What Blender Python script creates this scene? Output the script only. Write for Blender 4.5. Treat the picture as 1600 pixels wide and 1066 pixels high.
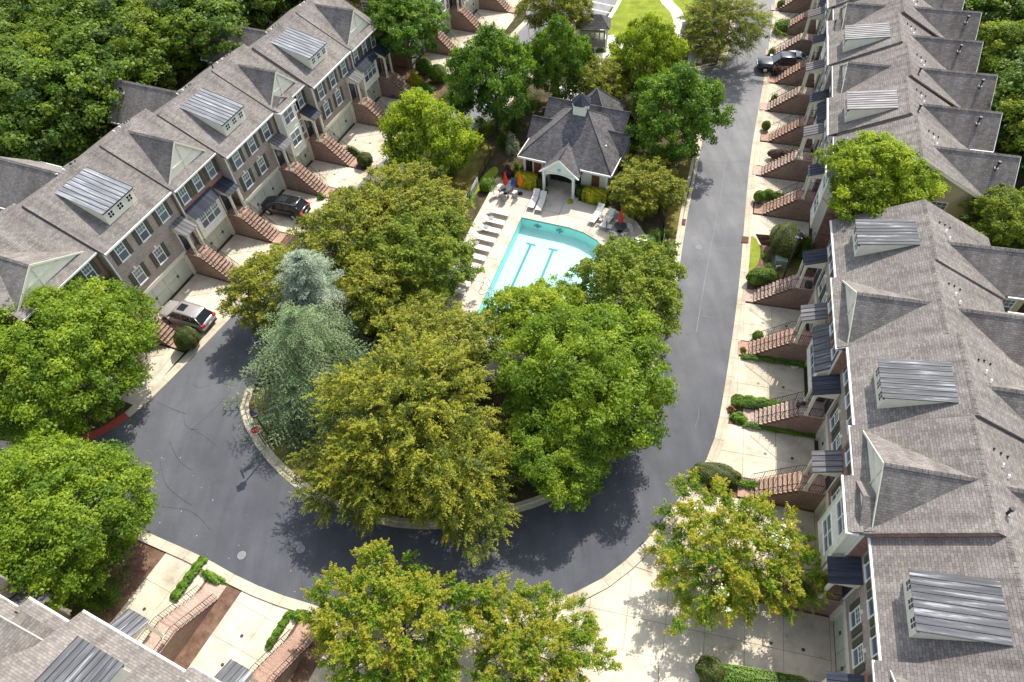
import bpy, bmesh, math, random
import numpy as np
from mathutils import Vector, Matrix
from mathutils.geometry import tessellate_polygon

for o in list(bpy.data.objects): bpy.data.objects.remove(o)
scn = bpy.context.scene
C = scn.collection.objects

# ------------------------------------------------------------------ camera
CH = 43.0; FP = 1067.0; CX, CY = 800.0, 533.0      # photo pixels (1600 wide)
nd = Vector((63.0, 854.0, FP)).normalized()        # straight down, in camera space (x right, y down, z forward)
fw = Vector((0, 0, 1)); Yw = (fw - fw.dot(nd) * nd).normalized(); Zw = -nd; Xw = Yw.cross(Zw)
cam_d = bpy.data.cameras.new('camera'); cam = bpy.data.objects.new('camera', cam_d); C.link(cam)
R3 = Matrix((Xw, Yw, Zw))                          # camera(down/forward) -> world rows
cr, cd, cf = R3 @ Vector((1, 0, 0)), R3 @ Vector((0, 1, 0)), R3 @ Vector((0, 0, 1))
cam.matrix_world = Matrix(((cr.x, -cd.x, -cf.x, 0), (cr.y, -cd.y, -cf.y, 0), (cr.z, -cd.z, -cf.z, CH), (0, 0, 0, 1)))
cam_d.sensor_width = 36; cam_d.lens = 36 * FP / 1600; cam_d.clip_end = 1500; cam_d.clip_start = 0.5
scn.camera = cam

def at(px, py, z=0.0):
    """the world point at height z that a measured photo pixel falls on"""
    w = R3 @ Vector((px - CX, py - CY, FP)); t = (z - CH) / w.z
    return Vector((w.x * t, w.y * t, z))

# ------------------------------------------------------------------ light
SUN_AZ = Vector((0.52, 0.854)).normalized(); SUN_EL = math.radians(51)
world = bpy.data.worlds.new('World'); scn.world = world; world.use_nodes = True
wn = world.node_tree; bgn = wn.nodes['Background']
sky = wn.nodes.new('ShaderNodeTexSky'); sky.sky_type = 'NISHITA'; sky.sun_disc = False
sky.sun_elevation = SUN_EL; sky.sun_rotation = math.atan2(SUN_AZ.x, SUN_AZ.y)
sky.air_density = 1.0; sky.dust_density = 1.6
hs_ = wn.nodes.new('ShaderNodeHueSaturation'); hs_.inputs['Saturation'].default_value = 0.55   # thin bright haze: paler sky light
wn.links.new(sky.outputs[0], hs_.inputs['Color']); wn.links.new(hs_.outputs[0], bgn.inputs[0]); bgn.inputs[1].default_value = 0.15
sd = bpy.data.lights.new('sun', 'SUN'); sun = bpy.data.objects.new('sun', sd); C.link(sun)
sd.energy = 3.15; sd.angle = math.radians(0.55); sd.color = (1.0, 0.95, 0.85)
sv = Vector((SUN_AZ.x * math.cos(SUN_EL), SUN_AZ.y * math.cos(SUN_EL), math.sin(SUN_EL)))
sun.rotation_euler = sv.to_track_quat('Z', 'Y').to_euler(); sun.location = sv * 100
scn.view_settings.view_transform = 'Standard'; scn.view_settings.look = 'None'
scn.view_settings.gamma = 1; scn.view_settings.exposure = 1.0
try: scn.view_settings.use_curve_mapping = False
except Exception: pass

# ------------------------------------------------------------------ materials
class NT:
    def __init__(s, name, rough=0.85, spec=0.3, metal=0.0):
        s.m = bpy.data.materials.new(name); s.m.use_nodes = True; s.t = s.m.node_tree
        s.b = s.t.nodes['Principled BSDF']; s.b.inputs['Roughness'].default_value = rough
        s.b.inputs['Specular IOR Level'].default_value = spec; s.b.inputs['Metallic'].default_value = metal
    def n(s, ty, **k):
        nd = s.t.nodes.new(ty)
        for a, v in k.items():
            if a.startswith('i_'):
                key = a[2:]; key = int(key) if key.isdigit() else key.replace('_', ' ')
                nd.inputs[key].default_value = v
            else: setattr(nd, a, v)
        return nd
    def l(s, a, b): s.t.links.new(a, b)
    def noise(s, scale, detail=3, vec=None, rough=0.55):
        x = s.n('ShaderNodeTexNoise'); x.inputs['Scale'].default_value = scale; x.inputs['Detail'].default_value = detail
        x.inputs['Roughness'].default_value = rough
        if vec is not None: s.l(vec, x.inputs['Vector'])
        return x.outputs['Fac']
    def ramp(s, fac, stops):
        r = s.n('ShaderNodeValToRGB'); e = r.color_ramp.elements
        while len(e) < len(stops): e.new(0.5)
        for q, (p, c) in zip(e, stops): q.position = p; q.color = (*c, 1) if len(c) == 3 else c
        s.l(fac, r.inputs[0]); return r.outputs[0]
    def mix(s, fac, a, b, mode='MIX'):
        m = s.n('ShaderNodeMix', data_type='RGBA', blend_type=mode)
        for sock, v in ((m.inputs[0], fac), (m.inputs[6], a), (m.inputs[7], b)):
            if hasattr(v, 'links'): s.l(v, sock)
            elif isinstance(v, (int, float)): sock.default_value = v
            else: sock.default_value = (*v, 1)
        return m.outputs[2]
    def col(s, c):
        if hasattr(c, 'links'): s.l(c, s.b.inputs['Base Color'])
        else: s.b.inputs['Base Color'].default_value = (*c, 1)
    def bump(s, h, strength=0.3, dist=0.02):
        b = s.n('ShaderNodeBump'); b.inputs['Strength'].default_value = strength; b.inputs['Distance'].default_value = dist
        s.l(h, b.inputs['Height']); s.l(b.outputs[0], s.b.inputs['Normal'])
    @property
    def uv(s): return s.n('ShaderNodeTexCoord').outputs['UV']
    @property
    def pos(s): return s.n('ShaderNodeNewGeometry').outputs['Position']
    @property
    def rnd(s): return s.n('ShaderNodeObjectInfo').outputs['Random']

def dim(c, f): return tuple(v * f for v in c)
def plain(name, c, rough=0.6, spec=0.3, metal=0.0, var=0.12, scale=3.0):
    k = NT(name, rough, spec, metal)
    k.col(k.ramp(k.noise(scale, 4, k.pos), [(0.25, dim(c, 1 - var)), (0.75, dim(c, 1 + var))])); return k.m

def m_shingle(name, base, dark):
    k = NT(name, 0.95, 0.1)
    br = k.n('ShaderNodeTexBrick', offset=0.37, offset_frequency=2, squash=1.0)
    k.l(k.uv, br.inputs['Vector'])
    for a, v in (('Scale', 1.0), ('Brick Width', 0.27), ('Row Height', 0.145), ('Mortar Size', 0.010), ('Mortar Smooth', 0.4), ('Bias', -0.1)): br.inputs[a].default_value = v
    br.inputs['Color1'].default_value = (*base, 1); br.inputs['Color2'].default_value = (*dark, 1)
    br.inputs['Mortar'].default_value = (*dim(dark, 0.55), 1)
    n1 = k.noise(0.22, 3, k.pos); n2 = k.noise(9.0, 4, k.pos)
    st = k.n('ShaderNodeMapping'); st.inputs['Scale'].default_value = (1.3, 0.16, 1); k.l(k.uv, st.inputs[0])
    n3 = k.noise(1.0, 4, st.outputs[0])
    a = k.mix(0.55, br.outputs['Color'], k.ramp(n1, [(0.3, (0.66, 0.64, 0.64)), (0.7, (1.16, 1.14, 1.12))]), 'MULTIPLY')
    a = k.mix(0.8, a, k.ramp(n3, [(0.3, (0.62, 0.60, 0.59)), (0.55, (1.0, 1.0, 1.0)), (0.75, (1.25, 1.23, 1.2))]), 'MULTIPLY')
    a = k.mix(0.6, a, k.ramp(n2, [(0.3, (0.8, 0.8, 0.8)), (0.7, (1.2, 1.2, 1.2))]), 'MULTIPLY')
    k.col(a); k.bump(br.outputs['Fac'], -0.5, 0.03); return k.m

def m_brick(name, c1, c2, mortar, dirt=0.5):
    k = NT(name, 0.9, 0.15)
    br = k.n('ShaderNodeTexBrick', offset=0.5)
    k.l(k.uv, br.inputs['Vector'])
    for a, v in (('Scale', 1.0), ('Brick Width', 0.24), ('Row Height', 0.085), ('Mortar Size', 0.012), ('Mortar Smooth', 0.2), ('Bias', 0.0)): br.inputs[a].default_value = v
    br.inputs['Color1'].default_value = (*c1, 1); br.inputs['Color2'].default_value = (*c2, 1); br.inputs['Mortar'].default_value = (*mortar, 1)
    a = k.mix(dirt, br.outputs['Color'], k.ramp(k.noise(0.9, 4, k.pos), [(0.3, (0.7, 0.68, 0.66)), (0.7, (1.15, 1.15, 1.15))]), 'MULTIPLY')
    a = k.mix(0.5, a, k.ramp(k.noise(7, 3, k.uv), [(0.35, (0.72, 0.7, 0.7)), (0.65, (1.25, 1.22, 1.2))]), 'MULTIPLY')
    k.col(a); k.bump(br.outputs['Fac'], -0.4, 0.012); return k.m

def m_concrete(name, c, stain=0.6, green=False):
    k = NT(name, 0.9, 0.2)
    a = k.ramp(k.noise(0.55, 6, k.pos, 0.62), [(0.3, dim(c, 0.74)), (0.5, c), (0.75, dim(c, 1.1))])
    a = k.mix(stain, a, k.ramp(k.noise(0.23, 5, k.pos, 0.7), [(0.36, (0.55, 0.54, 0.48)), (0.56, (1, 1, 1))]), 'MULTIPLY')
    a = k.mix(stain, a, k.ramp(k.noise(1.1, 5, k.pos, 0.75), [(0.30, (0.55, 0.53, 0.48)), (0.40, (1, 1, 1))]), 'MULTIPLY')
    a = k.mix(0.5, a, k.ramp(k.noise(14, 3, k.pos), [(0.3, (0.88, 0.88, 0.87)), (0.7, (1.1, 1.1, 1.1))]), 'MULTIPLY')
    a = k.mix(0.35, a, k.ramp(k.rnd, [(0, (0.84, 0.84, 0.82)), (1, (1.12, 1.11, 1.08))]), 'MULTIPLY')
    k.col(a); return k.m

def m_metalroof(name, c, pale):
    k = NT(name, 0.7, 0.15, 0.0)
    mp = k.n('ShaderNodeMapping'); mp.inputs['Scale'].default_value = (5.0, 0.35, 1); k.l(k.uv, mp.inputs[0])
    ml = k.n('ShaderNodeMath', operation='MULTIPLY'); ml.inputs[1].default_value = 57.0; k.l(k.rnd, ml.inputs[0]); k.l(ml.outputs[0], mp.inputs['Location'])
    a = k.ramp(k.noise(1.4, 5, mp.outputs[0], 0.6), [(0.40, c), (0.57, dim(c, 1.6)), (0.72, pale)])  # pale streaks stand for weathering and for sun glint put into the colour
    a = k.mix(0.5, a, k.ramp(k.rnd, [(0, (0.7, 0.7, 0.7)), (1, (1.25, 1.25, 1.25))]), 'MULTIPLY')
    k.col(a); return k.m

def m_ground(name, stops, scale=1.2, fine=12, bump=0.4, rough=0.97):
    k = NT(name, rough, 0.1)
    a = k.ramp(k.noise(scale, 6, k.pos, 0.65), stops)
    a = k.mix(0.7, a, k.ramp(k.noise(fine, 4, k.pos, 0.7), [(0.3, (0.6, 0.6, 0.6)), (0.7, (1.35, 1.35, 1.35))]), 'MULTIPLY')
    k.col(a); k.bump(k.noise(fine, 4, k.pos), bump, 0.05); return k.m

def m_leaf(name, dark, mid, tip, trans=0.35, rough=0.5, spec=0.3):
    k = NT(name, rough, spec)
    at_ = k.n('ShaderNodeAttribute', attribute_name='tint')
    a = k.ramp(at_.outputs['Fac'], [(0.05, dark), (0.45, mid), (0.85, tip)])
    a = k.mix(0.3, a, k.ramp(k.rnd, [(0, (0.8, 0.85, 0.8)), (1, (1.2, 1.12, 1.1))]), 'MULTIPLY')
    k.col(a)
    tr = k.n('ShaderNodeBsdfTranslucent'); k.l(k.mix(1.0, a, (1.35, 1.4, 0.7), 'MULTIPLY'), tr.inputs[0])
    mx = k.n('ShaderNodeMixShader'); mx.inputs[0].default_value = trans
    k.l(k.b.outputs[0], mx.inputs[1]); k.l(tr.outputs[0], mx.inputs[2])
    k.l(mx.outputs[0], k.t.nodes['Material Output'].inputs['Surface']); return k.m

def m_siding(name, c):
    k = NT(name, 0.7, 0.25)
    w = k.n('ShaderNodeTexWave', wave_type='BANDS', bands_direction='Y', wave_profile='SAW'); k.l(k.uv, w.inputs[0])
    w.inputs['Scale'].default_value = 1.6
    a = k.ramp(w.outputs['Fac'], [(0.0, dim(c, 0.72)), (0.14, c), (1.0, dim(c, 1.05))])
    a = k.mix(0.5, a, k.ramp(k.noise(0.8, 4, k.pos), [(0.3, (0.85, 0.85, 0.84)), (0.7, (1.06, 1.06, 1.06))]), 'MULTIPLY')
    k.col(a); k.bump(w.outputs['Fac'], 0.3, 0.02); return k.m

M = {}
M['shingle'] = m_shingle('shingle_brown_grey', (0.258, 0.238, 0.222), (0.172, 0.155, 0.143))
M['shingle_dark'] = m_shingle('shingle_grey_club', (0.165, 0.158, 0.162), (0.095, 0.09, 0.095))
M['grey_brick'] = m_brick('taupe_brick', (0.39, 0.32, 0.265), (0.27, 0.21, 0.175), (0.42, 0.38, 0.33))
M['red_brick'] = m_brick('red_brick', (0.38, 0.18, 0.115), (0.23, 0.10, 0.07), (0.33, 0.27, 0.23))
M['step_brick'] = m_brick('stair_brick', (0.45, 0.275, 0.20), (0.32, 0.18, 0.13), (0.42, 0.34, 0.28))
M['step_pale'] = m_brick('stair_brick_pale', (0.52, 0.38, 0.31), (0.40, 0.28, 0.23), (0.42, 0.36, 0.30))
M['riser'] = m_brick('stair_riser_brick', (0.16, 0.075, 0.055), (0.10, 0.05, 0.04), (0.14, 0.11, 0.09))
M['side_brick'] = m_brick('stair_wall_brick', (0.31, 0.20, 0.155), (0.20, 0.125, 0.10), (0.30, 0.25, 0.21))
M['concrete'] = m_concrete('driveway_concrete', (0.60, 0.53, 0.425), 0.55)
M['kerb'] = m_concrete('kerb_concrete', (0.52, 0.455, 0.36), 0.4)
M['deck'] = m_concrete('pool_deck_concrete', (0.55, 0.485, 0.41), 0.25)
M['path'] = m_concrete('path_concrete', (0.66, 0.62, 0.55), 0.3)
M['redkerb'] = plain('red_painted_kerb', (0.42, 0.07, 0.045), 0.7)
M['joint'] = plain('joint_dark', (0.16, 0.145, 0.12), 0.95)
M['cream'] = plain('cream_trim', (0.70, 0.67, 0.54), 0.55, 0.3, var=0.06)
M['pale'] = plain('pale_green_panel', (0.76, 0.74, 0.62), 0.55, 0.3, var=0.07)
M['white'] = plain('white_trim', (0.78, 0.78, 0.74), 0.45, 0.35, var=0.04)
M['garage'] = plain('garage_door_paint', (0.56, 0.58, 0.48), 0.5, 0.3, var=0.08)
M['siding'] = m_siding('tan_siding', (0.44, 0.39, 0.25))
M['clubsiding'] = m_siding('pale_siding', (0.62, 0.60, 0.50))
M['shutter'] = plain('olive_shutter', (0.075, 0.08, 0.055), 0.6, 0.3, var=0.1)
M['darkdoor'] = plain('dark_door', (0.03, 0.035, 0.045), 0.4, 0.4)
M['wooddoor'] = plain('brown_shutter', (0.16, 0.055, 0.03), 0.6, 0.3)
def m_glass(name, c, rough=0.12):
    k = NT(name, rough, 0.7); k.col(k.mix(0.6, c, k.ramp(k.rnd, [(0, (0.55, 0.6, 0.65)), (1, (1.5, 1.4, 1.3))]), 'MULTIPLY')); return k.m
M['glass_hi'] = m_glass('window_glass_upper', (0.13, 0.20, 0.19)); M['glass_lo'] = m_glass('window_glass_lower', (0.09, 0.12, 0.15))
M['glass_dk'] = m_glass('window_glass_dark', (0.02, 0.025, 0.03))
M['metal'] = m_metalroof('standing_seam_grey', (0.085, 0.086, 0.092), (0.42, 0.43, 0.45))
M['metal_silver'] = m_metalroof('standing_seam_silver', (0.15, 0.155, 0.17), (0.46, 0.475, 0.50))
M['metal_pale'] = m_metalroof('standing_seam_weathered', (0.20, 0.19, 0.185), (0.5, 0.49, 0.48))
M['metal_blue'] = m_metalroof('standing_seam_dark', (0.024, 0.028, 0.040), (0.07, 0.08, 0.105))
M['metal_porch'] = m_metalroof('standing_seam_porch', (0.10, 0.095, 0.10), (0.22, 0.215, 0.22))
M['seam'] = plain('seam_dark', (0.035, 0.04, 0.05), 0.5, 0.4, 0.3)
M['black'] = plain('black_iron', (0.012, 0.013, 0.015), 0.4, 0.5)
M['chrome'] = plain('bright_metal', (0.6, 0.6, 0.6), 0.25, 0.6, 0.9)
M['asphalt'] = None
k = NT('asphalt', 0.82, 0.35)
a = k.ramp(k.noise(0.16, 6, k.pos, 0.6), [(0.3, (0.056, 0.060, 0.072)), (0.55, (0.080, 0.084, 0.098)), (0.75, (0.108, 0.111, 0.124))])
mp = k.n('ShaderNodeMapping'); mp.inputs['Scale'].default_value = (0.9, 0.13, 1); mp.inputs['Rotation'].default_value = (0, 0, math.radians(20)); k.l(k.pos, mp.inputs[0])
a = k.mix(0.7, a, k.ramp(k.noise(1.0, 5, mp.outputs[0]), [(0.35, (0.82, 0.82, 0.83)), (0.65, (1.14, 1.13, 1.12))]), 'MULTIPLY')
sep = k.n('ShaderNodeSeparateXYZ'); k.l(k.pos, sep.inputs[0])
mr = k.n('ShaderNodeMapRange'); mr.inputs[1].default_value = 22; mr.inputs[2].default_value = 60; k.l(sep.outputs['Y'], mr.inputs[0])
a = k.mix(mr.outputs[0], a, k.mix(1.0, a, (2.3, 2.2, 1.95), 'MULTIPLY'))           # darker on the near turning loop, paler up the road
a = k.mix(0.6, a, k.ramp(k.noise(0.45, 6, k.pos, 0.75), [(0.30, (0.72, 0.72, 0.73)), (0.45, (1, 1, 1)), (0.62, (1, 1, 1)), (0.74, (1.22, 1.2, 1.16))]), 'MULTIPLY')
a = k.mix(0.5, a, k.ramp(k.noise(22, 3, k.pos), [(0.3, (0.8, 0.8, 0.8)), (0.7, (1.22, 1.22, 1.22))]), 'MULTIPLY')
k.col(a); k.bump(k.noise(30, 3, k.pos), 0.25, 0.01); M['asphalt'] = k.m
M['tar'] = plain('tar_seal', (0.038, 0.04, 0.05), 0.5, 0.4)
M['scuff'] = plain('pale_scuff', (0.2, 0.2, 0.21), 0.9)
M['line'] = plain('road_paint', (0.75, 0.75, 0.72), 0.7, var=0.15)
M['ground'] = m_ground('forest_floor', [(0.3, (0.03, 0.04, 0.015)), (0.5, (0.06, 0.055, 0.028)), (0.75, (0.13, 0.095, 0.06))])
M['mulch'] = m_ground('bark_mulch', [(0.3, (0.085, 0.05, 0.035)), (0.5, (0.15, 0.09, 0.065)), (0.75, (0.23, 0.15, 0.11))], 1.5, 16)
M['bed'] = m_ground('planted_soil', [(0.3, (0.03, 0.045, 0.015)), (0.5, (0.075, 0.06, 0.035)), (0.75, (0.16, 0.11, 0.07))], 0.9, 14)
M['lawn'] = m_ground('mown_lawn', [(0.3, (0.13, 0.165, 0.02)), (0.5, (0.20, 0.245, 0.028)), (0.75, (0.29, 0.30, 0.05))], 0.8, 9)
M['drygrass'] = m_ground('dry_grass', [(0.3, (0.085, 0.085, 0.022)), (0.5, (0.15, 0.13, 0.035)), (0.75, (0.24, 0.20, 0.06))], 1.1, 12)
M['bark'] = m_ground('tree_bark', [(0.3, (0.09, 0.065, 0.045)), (0.7, (0.22, 0.175, 0.13))], 3, 14)
M['plastic'] = plain('lounger_sling', (0.72, 0.69, 0.63), 0.6, 0.3, var=0.04)
M['tableblack'] = plain('dark_table_top', (0.06, 0.065, 0.075), 0.35, 0.4)
M['chairgrey'] = plain('grey_mesh_chair', (0.27, 0.28, 0.29), 0.6, 0.3)
M['red'] = plain('red_fabric', (0.62, 0.055, 0.035), 0.8, 0.1)
M['orange'] = plain('orange_fabric', (0.75, 0.15, 0.02), 0.8, 0.1)
M['blue'] = plain('blue_plastic', (0.03, 0.13, 0.55), 0.5, 0.3)
M['stopred'] = plain('sign_red', (0.55, 0.02, 0.03), 0.4, 0.4)
M['signgreen'] = plain('sign_green', (0.0, 0.22, 0.11), 0.4, 0.4)
M['utility'] = plain('utility_green', (0.27, 0.34, 0.24), 0.6, 0.3)
M['pinkflower'] = plain('pink_petals', (0.65, 0.1, 0.18), 0.7)
M['tyre'] = plain('tyre_rubber', (0.02, 0.02, 0.02), 0.8)
M['car_silver'] = plain('silver_car_paint', (0.48, 0.45, 0.44), 0.28, 0.6, 0.5, var=0.02)
M['car_black'] = plain('black_car_paint', (0.015, 0.015, 0.018), 0.15, 0.6, 0.1, var=0.02)
M['car_navy'] = plain('dark_blue_truck_paint', (0.025, 0.03, 0.045), 0.2, 0.6, 0.1, var=0.02)
M['car_white'] = plain('white_car_paint', (0.72, 0.74, 0.76), 0.25, 0.6, 0.0, var=0.02)
M['tonneau'] = plain('truck_bed_cover', (0.26, 0.21, 0.18), 0.8)
M['taillight'] = plain('tail_lamp_red', (0.5, 0.01, 0.015), 0.2, 0.6)
M['headlight'] = plain('head_lamp', (0.65, 0.68, 0.7), 0.1, 0.7)
# leaves: (darkest hue, middle, young tip)
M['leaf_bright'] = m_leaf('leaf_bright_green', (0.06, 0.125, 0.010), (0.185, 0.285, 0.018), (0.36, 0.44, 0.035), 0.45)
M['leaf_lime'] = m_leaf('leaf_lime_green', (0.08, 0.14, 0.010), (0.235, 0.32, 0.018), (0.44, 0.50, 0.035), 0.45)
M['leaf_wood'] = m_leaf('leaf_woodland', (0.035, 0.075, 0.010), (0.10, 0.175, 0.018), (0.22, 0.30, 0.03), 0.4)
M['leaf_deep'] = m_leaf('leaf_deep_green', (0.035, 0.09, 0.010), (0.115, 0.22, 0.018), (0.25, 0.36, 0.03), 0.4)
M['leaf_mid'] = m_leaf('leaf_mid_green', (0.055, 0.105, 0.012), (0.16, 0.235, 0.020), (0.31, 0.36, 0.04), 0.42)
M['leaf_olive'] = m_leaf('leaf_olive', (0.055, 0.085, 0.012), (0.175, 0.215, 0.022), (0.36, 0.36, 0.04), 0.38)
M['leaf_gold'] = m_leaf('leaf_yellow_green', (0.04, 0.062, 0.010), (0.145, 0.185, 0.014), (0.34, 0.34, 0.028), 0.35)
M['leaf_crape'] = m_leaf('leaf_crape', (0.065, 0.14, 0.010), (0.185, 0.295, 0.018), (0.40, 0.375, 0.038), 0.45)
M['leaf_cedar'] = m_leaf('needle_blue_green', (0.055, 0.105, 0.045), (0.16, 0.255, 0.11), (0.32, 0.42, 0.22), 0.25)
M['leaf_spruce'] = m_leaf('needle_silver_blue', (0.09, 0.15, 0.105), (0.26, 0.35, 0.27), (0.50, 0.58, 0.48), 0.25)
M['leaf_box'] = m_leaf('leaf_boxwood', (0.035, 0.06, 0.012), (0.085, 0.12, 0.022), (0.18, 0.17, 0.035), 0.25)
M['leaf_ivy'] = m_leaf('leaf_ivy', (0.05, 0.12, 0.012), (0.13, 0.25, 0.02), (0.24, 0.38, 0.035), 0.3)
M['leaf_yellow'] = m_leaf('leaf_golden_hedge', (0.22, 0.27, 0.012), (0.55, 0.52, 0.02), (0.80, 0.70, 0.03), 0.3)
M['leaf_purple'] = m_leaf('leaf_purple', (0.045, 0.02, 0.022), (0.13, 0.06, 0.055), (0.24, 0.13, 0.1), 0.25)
M['petal_white'] = plain('white_blossom', (0.72, 0.70, 0.6), 0.8)

# ------------------------------------------------------------------ mesh helpers
def setp(o, label=None, cat=None, group=None, kind=None):
    if label: o['label'] = label
    if cat: o['category'] = cat
    if group: o['group'] = group
    if kind: o['kind'] = kind
    return o
def inst(name, mesh, parent=None, loc=(0, 0, 0), rot=(0, 0, 0)):
    o = bpy.data.objects.new(name, mesh); C.link(o)
    if parent is not None: o.parent = parent
    o.location = loc; o.rotation_euler = rot; return o
def empty(name, loc=(0, 0, 0), rz=0.0):
    o = bpy.data.objects.new(name, None); C.link(o); o.empty_display_size = 0.3
    o.location = loc; o.rotation_euler = (0, 0, rz); return o

class MB:
    def __init__(s, mir=False): s.v = []; s.f = []; s.mi = []; s.mats = []; s.cur = 0; s.mir = mir; s.sm = []
    def mat(s, name):
        m = M[name]
        if m not in s.mats: s.mats.append(m)
        s.cur = s.mats.index(m); return s
    def add(s, vs, fs, smooth=False):
        b = len(s.v); s.v += [tuple(p) for p in vs]
        for f in fs: s.f.append([b + i for i in f]); s.mi.append(s.cur); s.sm.append(smooth)
        return s
    def box(s, x0, x1, y0, y1, z0, z1):
        return s.add([(x0, y0, z0), (x1, y0, z0), (x1, y1, z0), (x0, y1, z0), (x0, y0, z1), (x1, y0, z1), (x1, y1, z1), (x0, y1, z1)],
                     [(0, 3, 2, 1), (4, 5, 6, 7), (0, 1, 5, 4), (1, 2, 6, 5), (2, 3, 7, 6), (3, 0, 4, 7)])
    def extx(s, prof, x0, x1):
        """profile of (y,z), counter-clockwise seen from -x ... extruded along x"""
        n = len(prof); vs = [(x0, y, z) for y, z in prof] + [(x1, y, z) for y, z in prof]
        fs = [tuple(range(n)), tuple(range(2 * n - 1, n - 1, -1))] + [(i, i + n, (i + 1) % n + n, (i + 1) % n) for i in range(n)]
        return s.add(vs, fs)
    def exty(s, prof, y0, y1):
        n = len(prof); vs = [(x, y0, z) for x, z in prof] + [(x, y1, z) for x, z in prof]
        fs = [tuple(range(n)), tuple(range(2 * n - 1, n - 1, -1))] + [(i, i + n, (i + 1) % n + n, (i + 1) % n) for i in range(n)]
        return s.add(vs, fs)
    def extz(s, poly, z0, z1):
        n = len(poly); vs = [(p[0], p[1], z0) for p in poly] + [(p[0], p[1], z1) for p in poly]
        fs = [tuple(range(n - 1, -1, -1)), tuple(range(n, 2 * n))] + [(i, (i + 1) % n, (i + 1) % n + n, i + n) for i in range(n)]
        return s.add(vs, fs)
    def tube(s, pts, radii, seg=8, cap=True):
        b = len(s.v); pts = [Vector(p) for p in pts]
        if not isinstance(radii, (list, tuple)): radii = [radii] * len(pts)
        for i, p in enumerate(pts):
            d = (pts[min(i + 1, len(pts) - 1)] - pts[max(i - 1, 0)]).normalized()
            a = d.cross(Vector((0, 0, 1)))
            if a.length < 1e-3: a = Vector((1, 0, 0))
            a.normalize(); c = d.cross(a)
            for j in range(seg):
                t = 2 * math.pi * j / seg; s.v.append(tuple(p + (a * math.cos(t) + c * math.sin(t)) * radii[i]))
        for i in range(len(pts) - 1):
            for j in range(seg):
                k2 = (j + 1) % seg
                s.f.append([b + i * seg + j, b + (i + 1) * seg + j, b + (i + 1) * seg + k2, b + i * seg + k2]); s.mi.append(s.cur); s.sm.append(True)
        if cap:
            s.f.append([b + j for j in range(seg)]); s.mi.append(s.cur); s.sm.append(False)
            e = b + (len(pts) - 1) * seg; s.f.append([e + j for j in range(seg - 1, -1, -1)]); s.mi.append(s.cur); s.sm.append(False)
        return s
    def mesh(s, name='mesh', flip=True):
        vs = [(-x, y, z) for x, y, z in s.v] if s.mir else s.v
        me = bpy.data.meshes.new(name); me.from_pydata(vs, [], s.f)
        for m in s.mats: me.materials.append(m)
        me.polygons.foreach_set('material_index', s.mi); me.polygons.foreach_set('use_smooth', s.sm)
        if flip:
            bm = bmesh.new(); bm.from_mesh(me); bmesh.ops.recalc_face_normals(bm, faces=bm.faces); bm.to_mesh(me); bm.free()
        uvl = me.uv_layers.new(name='UVMap'); up = Vector((0, 0, 1))
        for p in me.polygons:
            n = p.normal
            if abs(n.z) > 0.995: ua, va = Vector((1, 0, 0)), Vector((0, 1, 0))
            else: ua = up.cross(n).normalized(); va = n.cross(ua)
            for li in p.loop_indices:
                co = me.vertices[me.loops[li].vertex_index].co; uvl.data[li].uv = (co.dot(ua), co.dot(va))
        me.update(); return me
    def build(s, name, parent=None, loc=(0, 0, 0), rot=(0, 0, 0)): return inst(name, s.mesh(name), parent, loc, rot)

def mb(mat, mir=False): return MB(mir).mat(mat)
CACHE = {}
def cached(key, fn):
    if key not in CACHE: CACHE[key] = fn()
    return CACHE[key]

def sheet(name, poly, z, mat, holes=(), depth=None, parent=None, kind='structure'):
    """a ground sheet from an outline with optional holes; depth gives it edges"""
    loops = [[Vector((p[0], p[1], 0)) for p in poly]] + [[Vector((p[0], p[1], 0)) for p in h] for h in holes]
    flat = [v for l in loops for v in l]; tris = tessellate_polygon(loops)
    vs = [(v.x, v.y, z) for v in flat]; fs = []
    for t in tris:
        a, b, c = (flat[i] for i in t)
        fs.append(tuple(t) if (b - a).cross(c - a).z > 0 else tuple(reversed(t)))
    me = bpy.data.meshes.new(name)
    if depth:
        n = len(vs); vs += [(v.x, v.y, z - depth) for v in flat]; o = 0
        for li, l in enumerate(loops):
            for i in range(len(l)):
                j = (i + 1) % len(l); fs.append((o + i, o + j, o + j + n, o + i + n))
            o += len(l)
    me.from_pydata(vs, [], fs); me.materials.append(M[mat])
    uvl = me.uv_layers.new(name='UVMap')
    for p in me.polygons:
        for li in p.loop_indices:
            co = me.vertices[me.loops[li].vertex_index].co; uvl.data[li].uv = (co.x, co.y)
    o = inst(name, me, parent)
    if kind and parent is None: o['kind'] = kind
    return o
def offset_line(pts, d):
    """shift a polyline sideways (left of travel is +)"""
    out = []
    for i, p in enumerate(pts):
        a = pts[max(i - 1, 0)]; b = pts[min(i + 1, len(pts) - 1)]
        t = Vector((b[0] - a[0], b[1] - a[1])).normalized(); out.append(Vector((p[0] - t.y * d, p[1] + t.x * d)))
    return out
def smooth(pts, n=6):
    P = [Vector((p[0], p[1])) for p in pts]; out = []
    for i in range(len(P) - 1):
        p0, p1, p2, p3 = P[max(i - 1, 0)], P[i], P[i + 1], P[min(i + 2, len(P) - 1)]
        for j in range(n):
            t = j / n
            out.append(0.5 * ((2 * p1) + (p2 - p0) * t + (2 * p0 - 5 * p1 + 4 * p2 - p3) * t * t + (3 * p1 - p0 - 3 * p2 + p3) * t ** 3))
    out.append(P[-1]); return out
def resample(pts, step):
    out = [pts[0]]; acc = 0
    for a, b in zip(pts[:-1], pts[1:]):
        L = (b - a).length; d = step - acc
        while d <= L: out.append(a + (b - a) * (d / L)); d += step
        acc = (acc + L) % step
    return out
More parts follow.
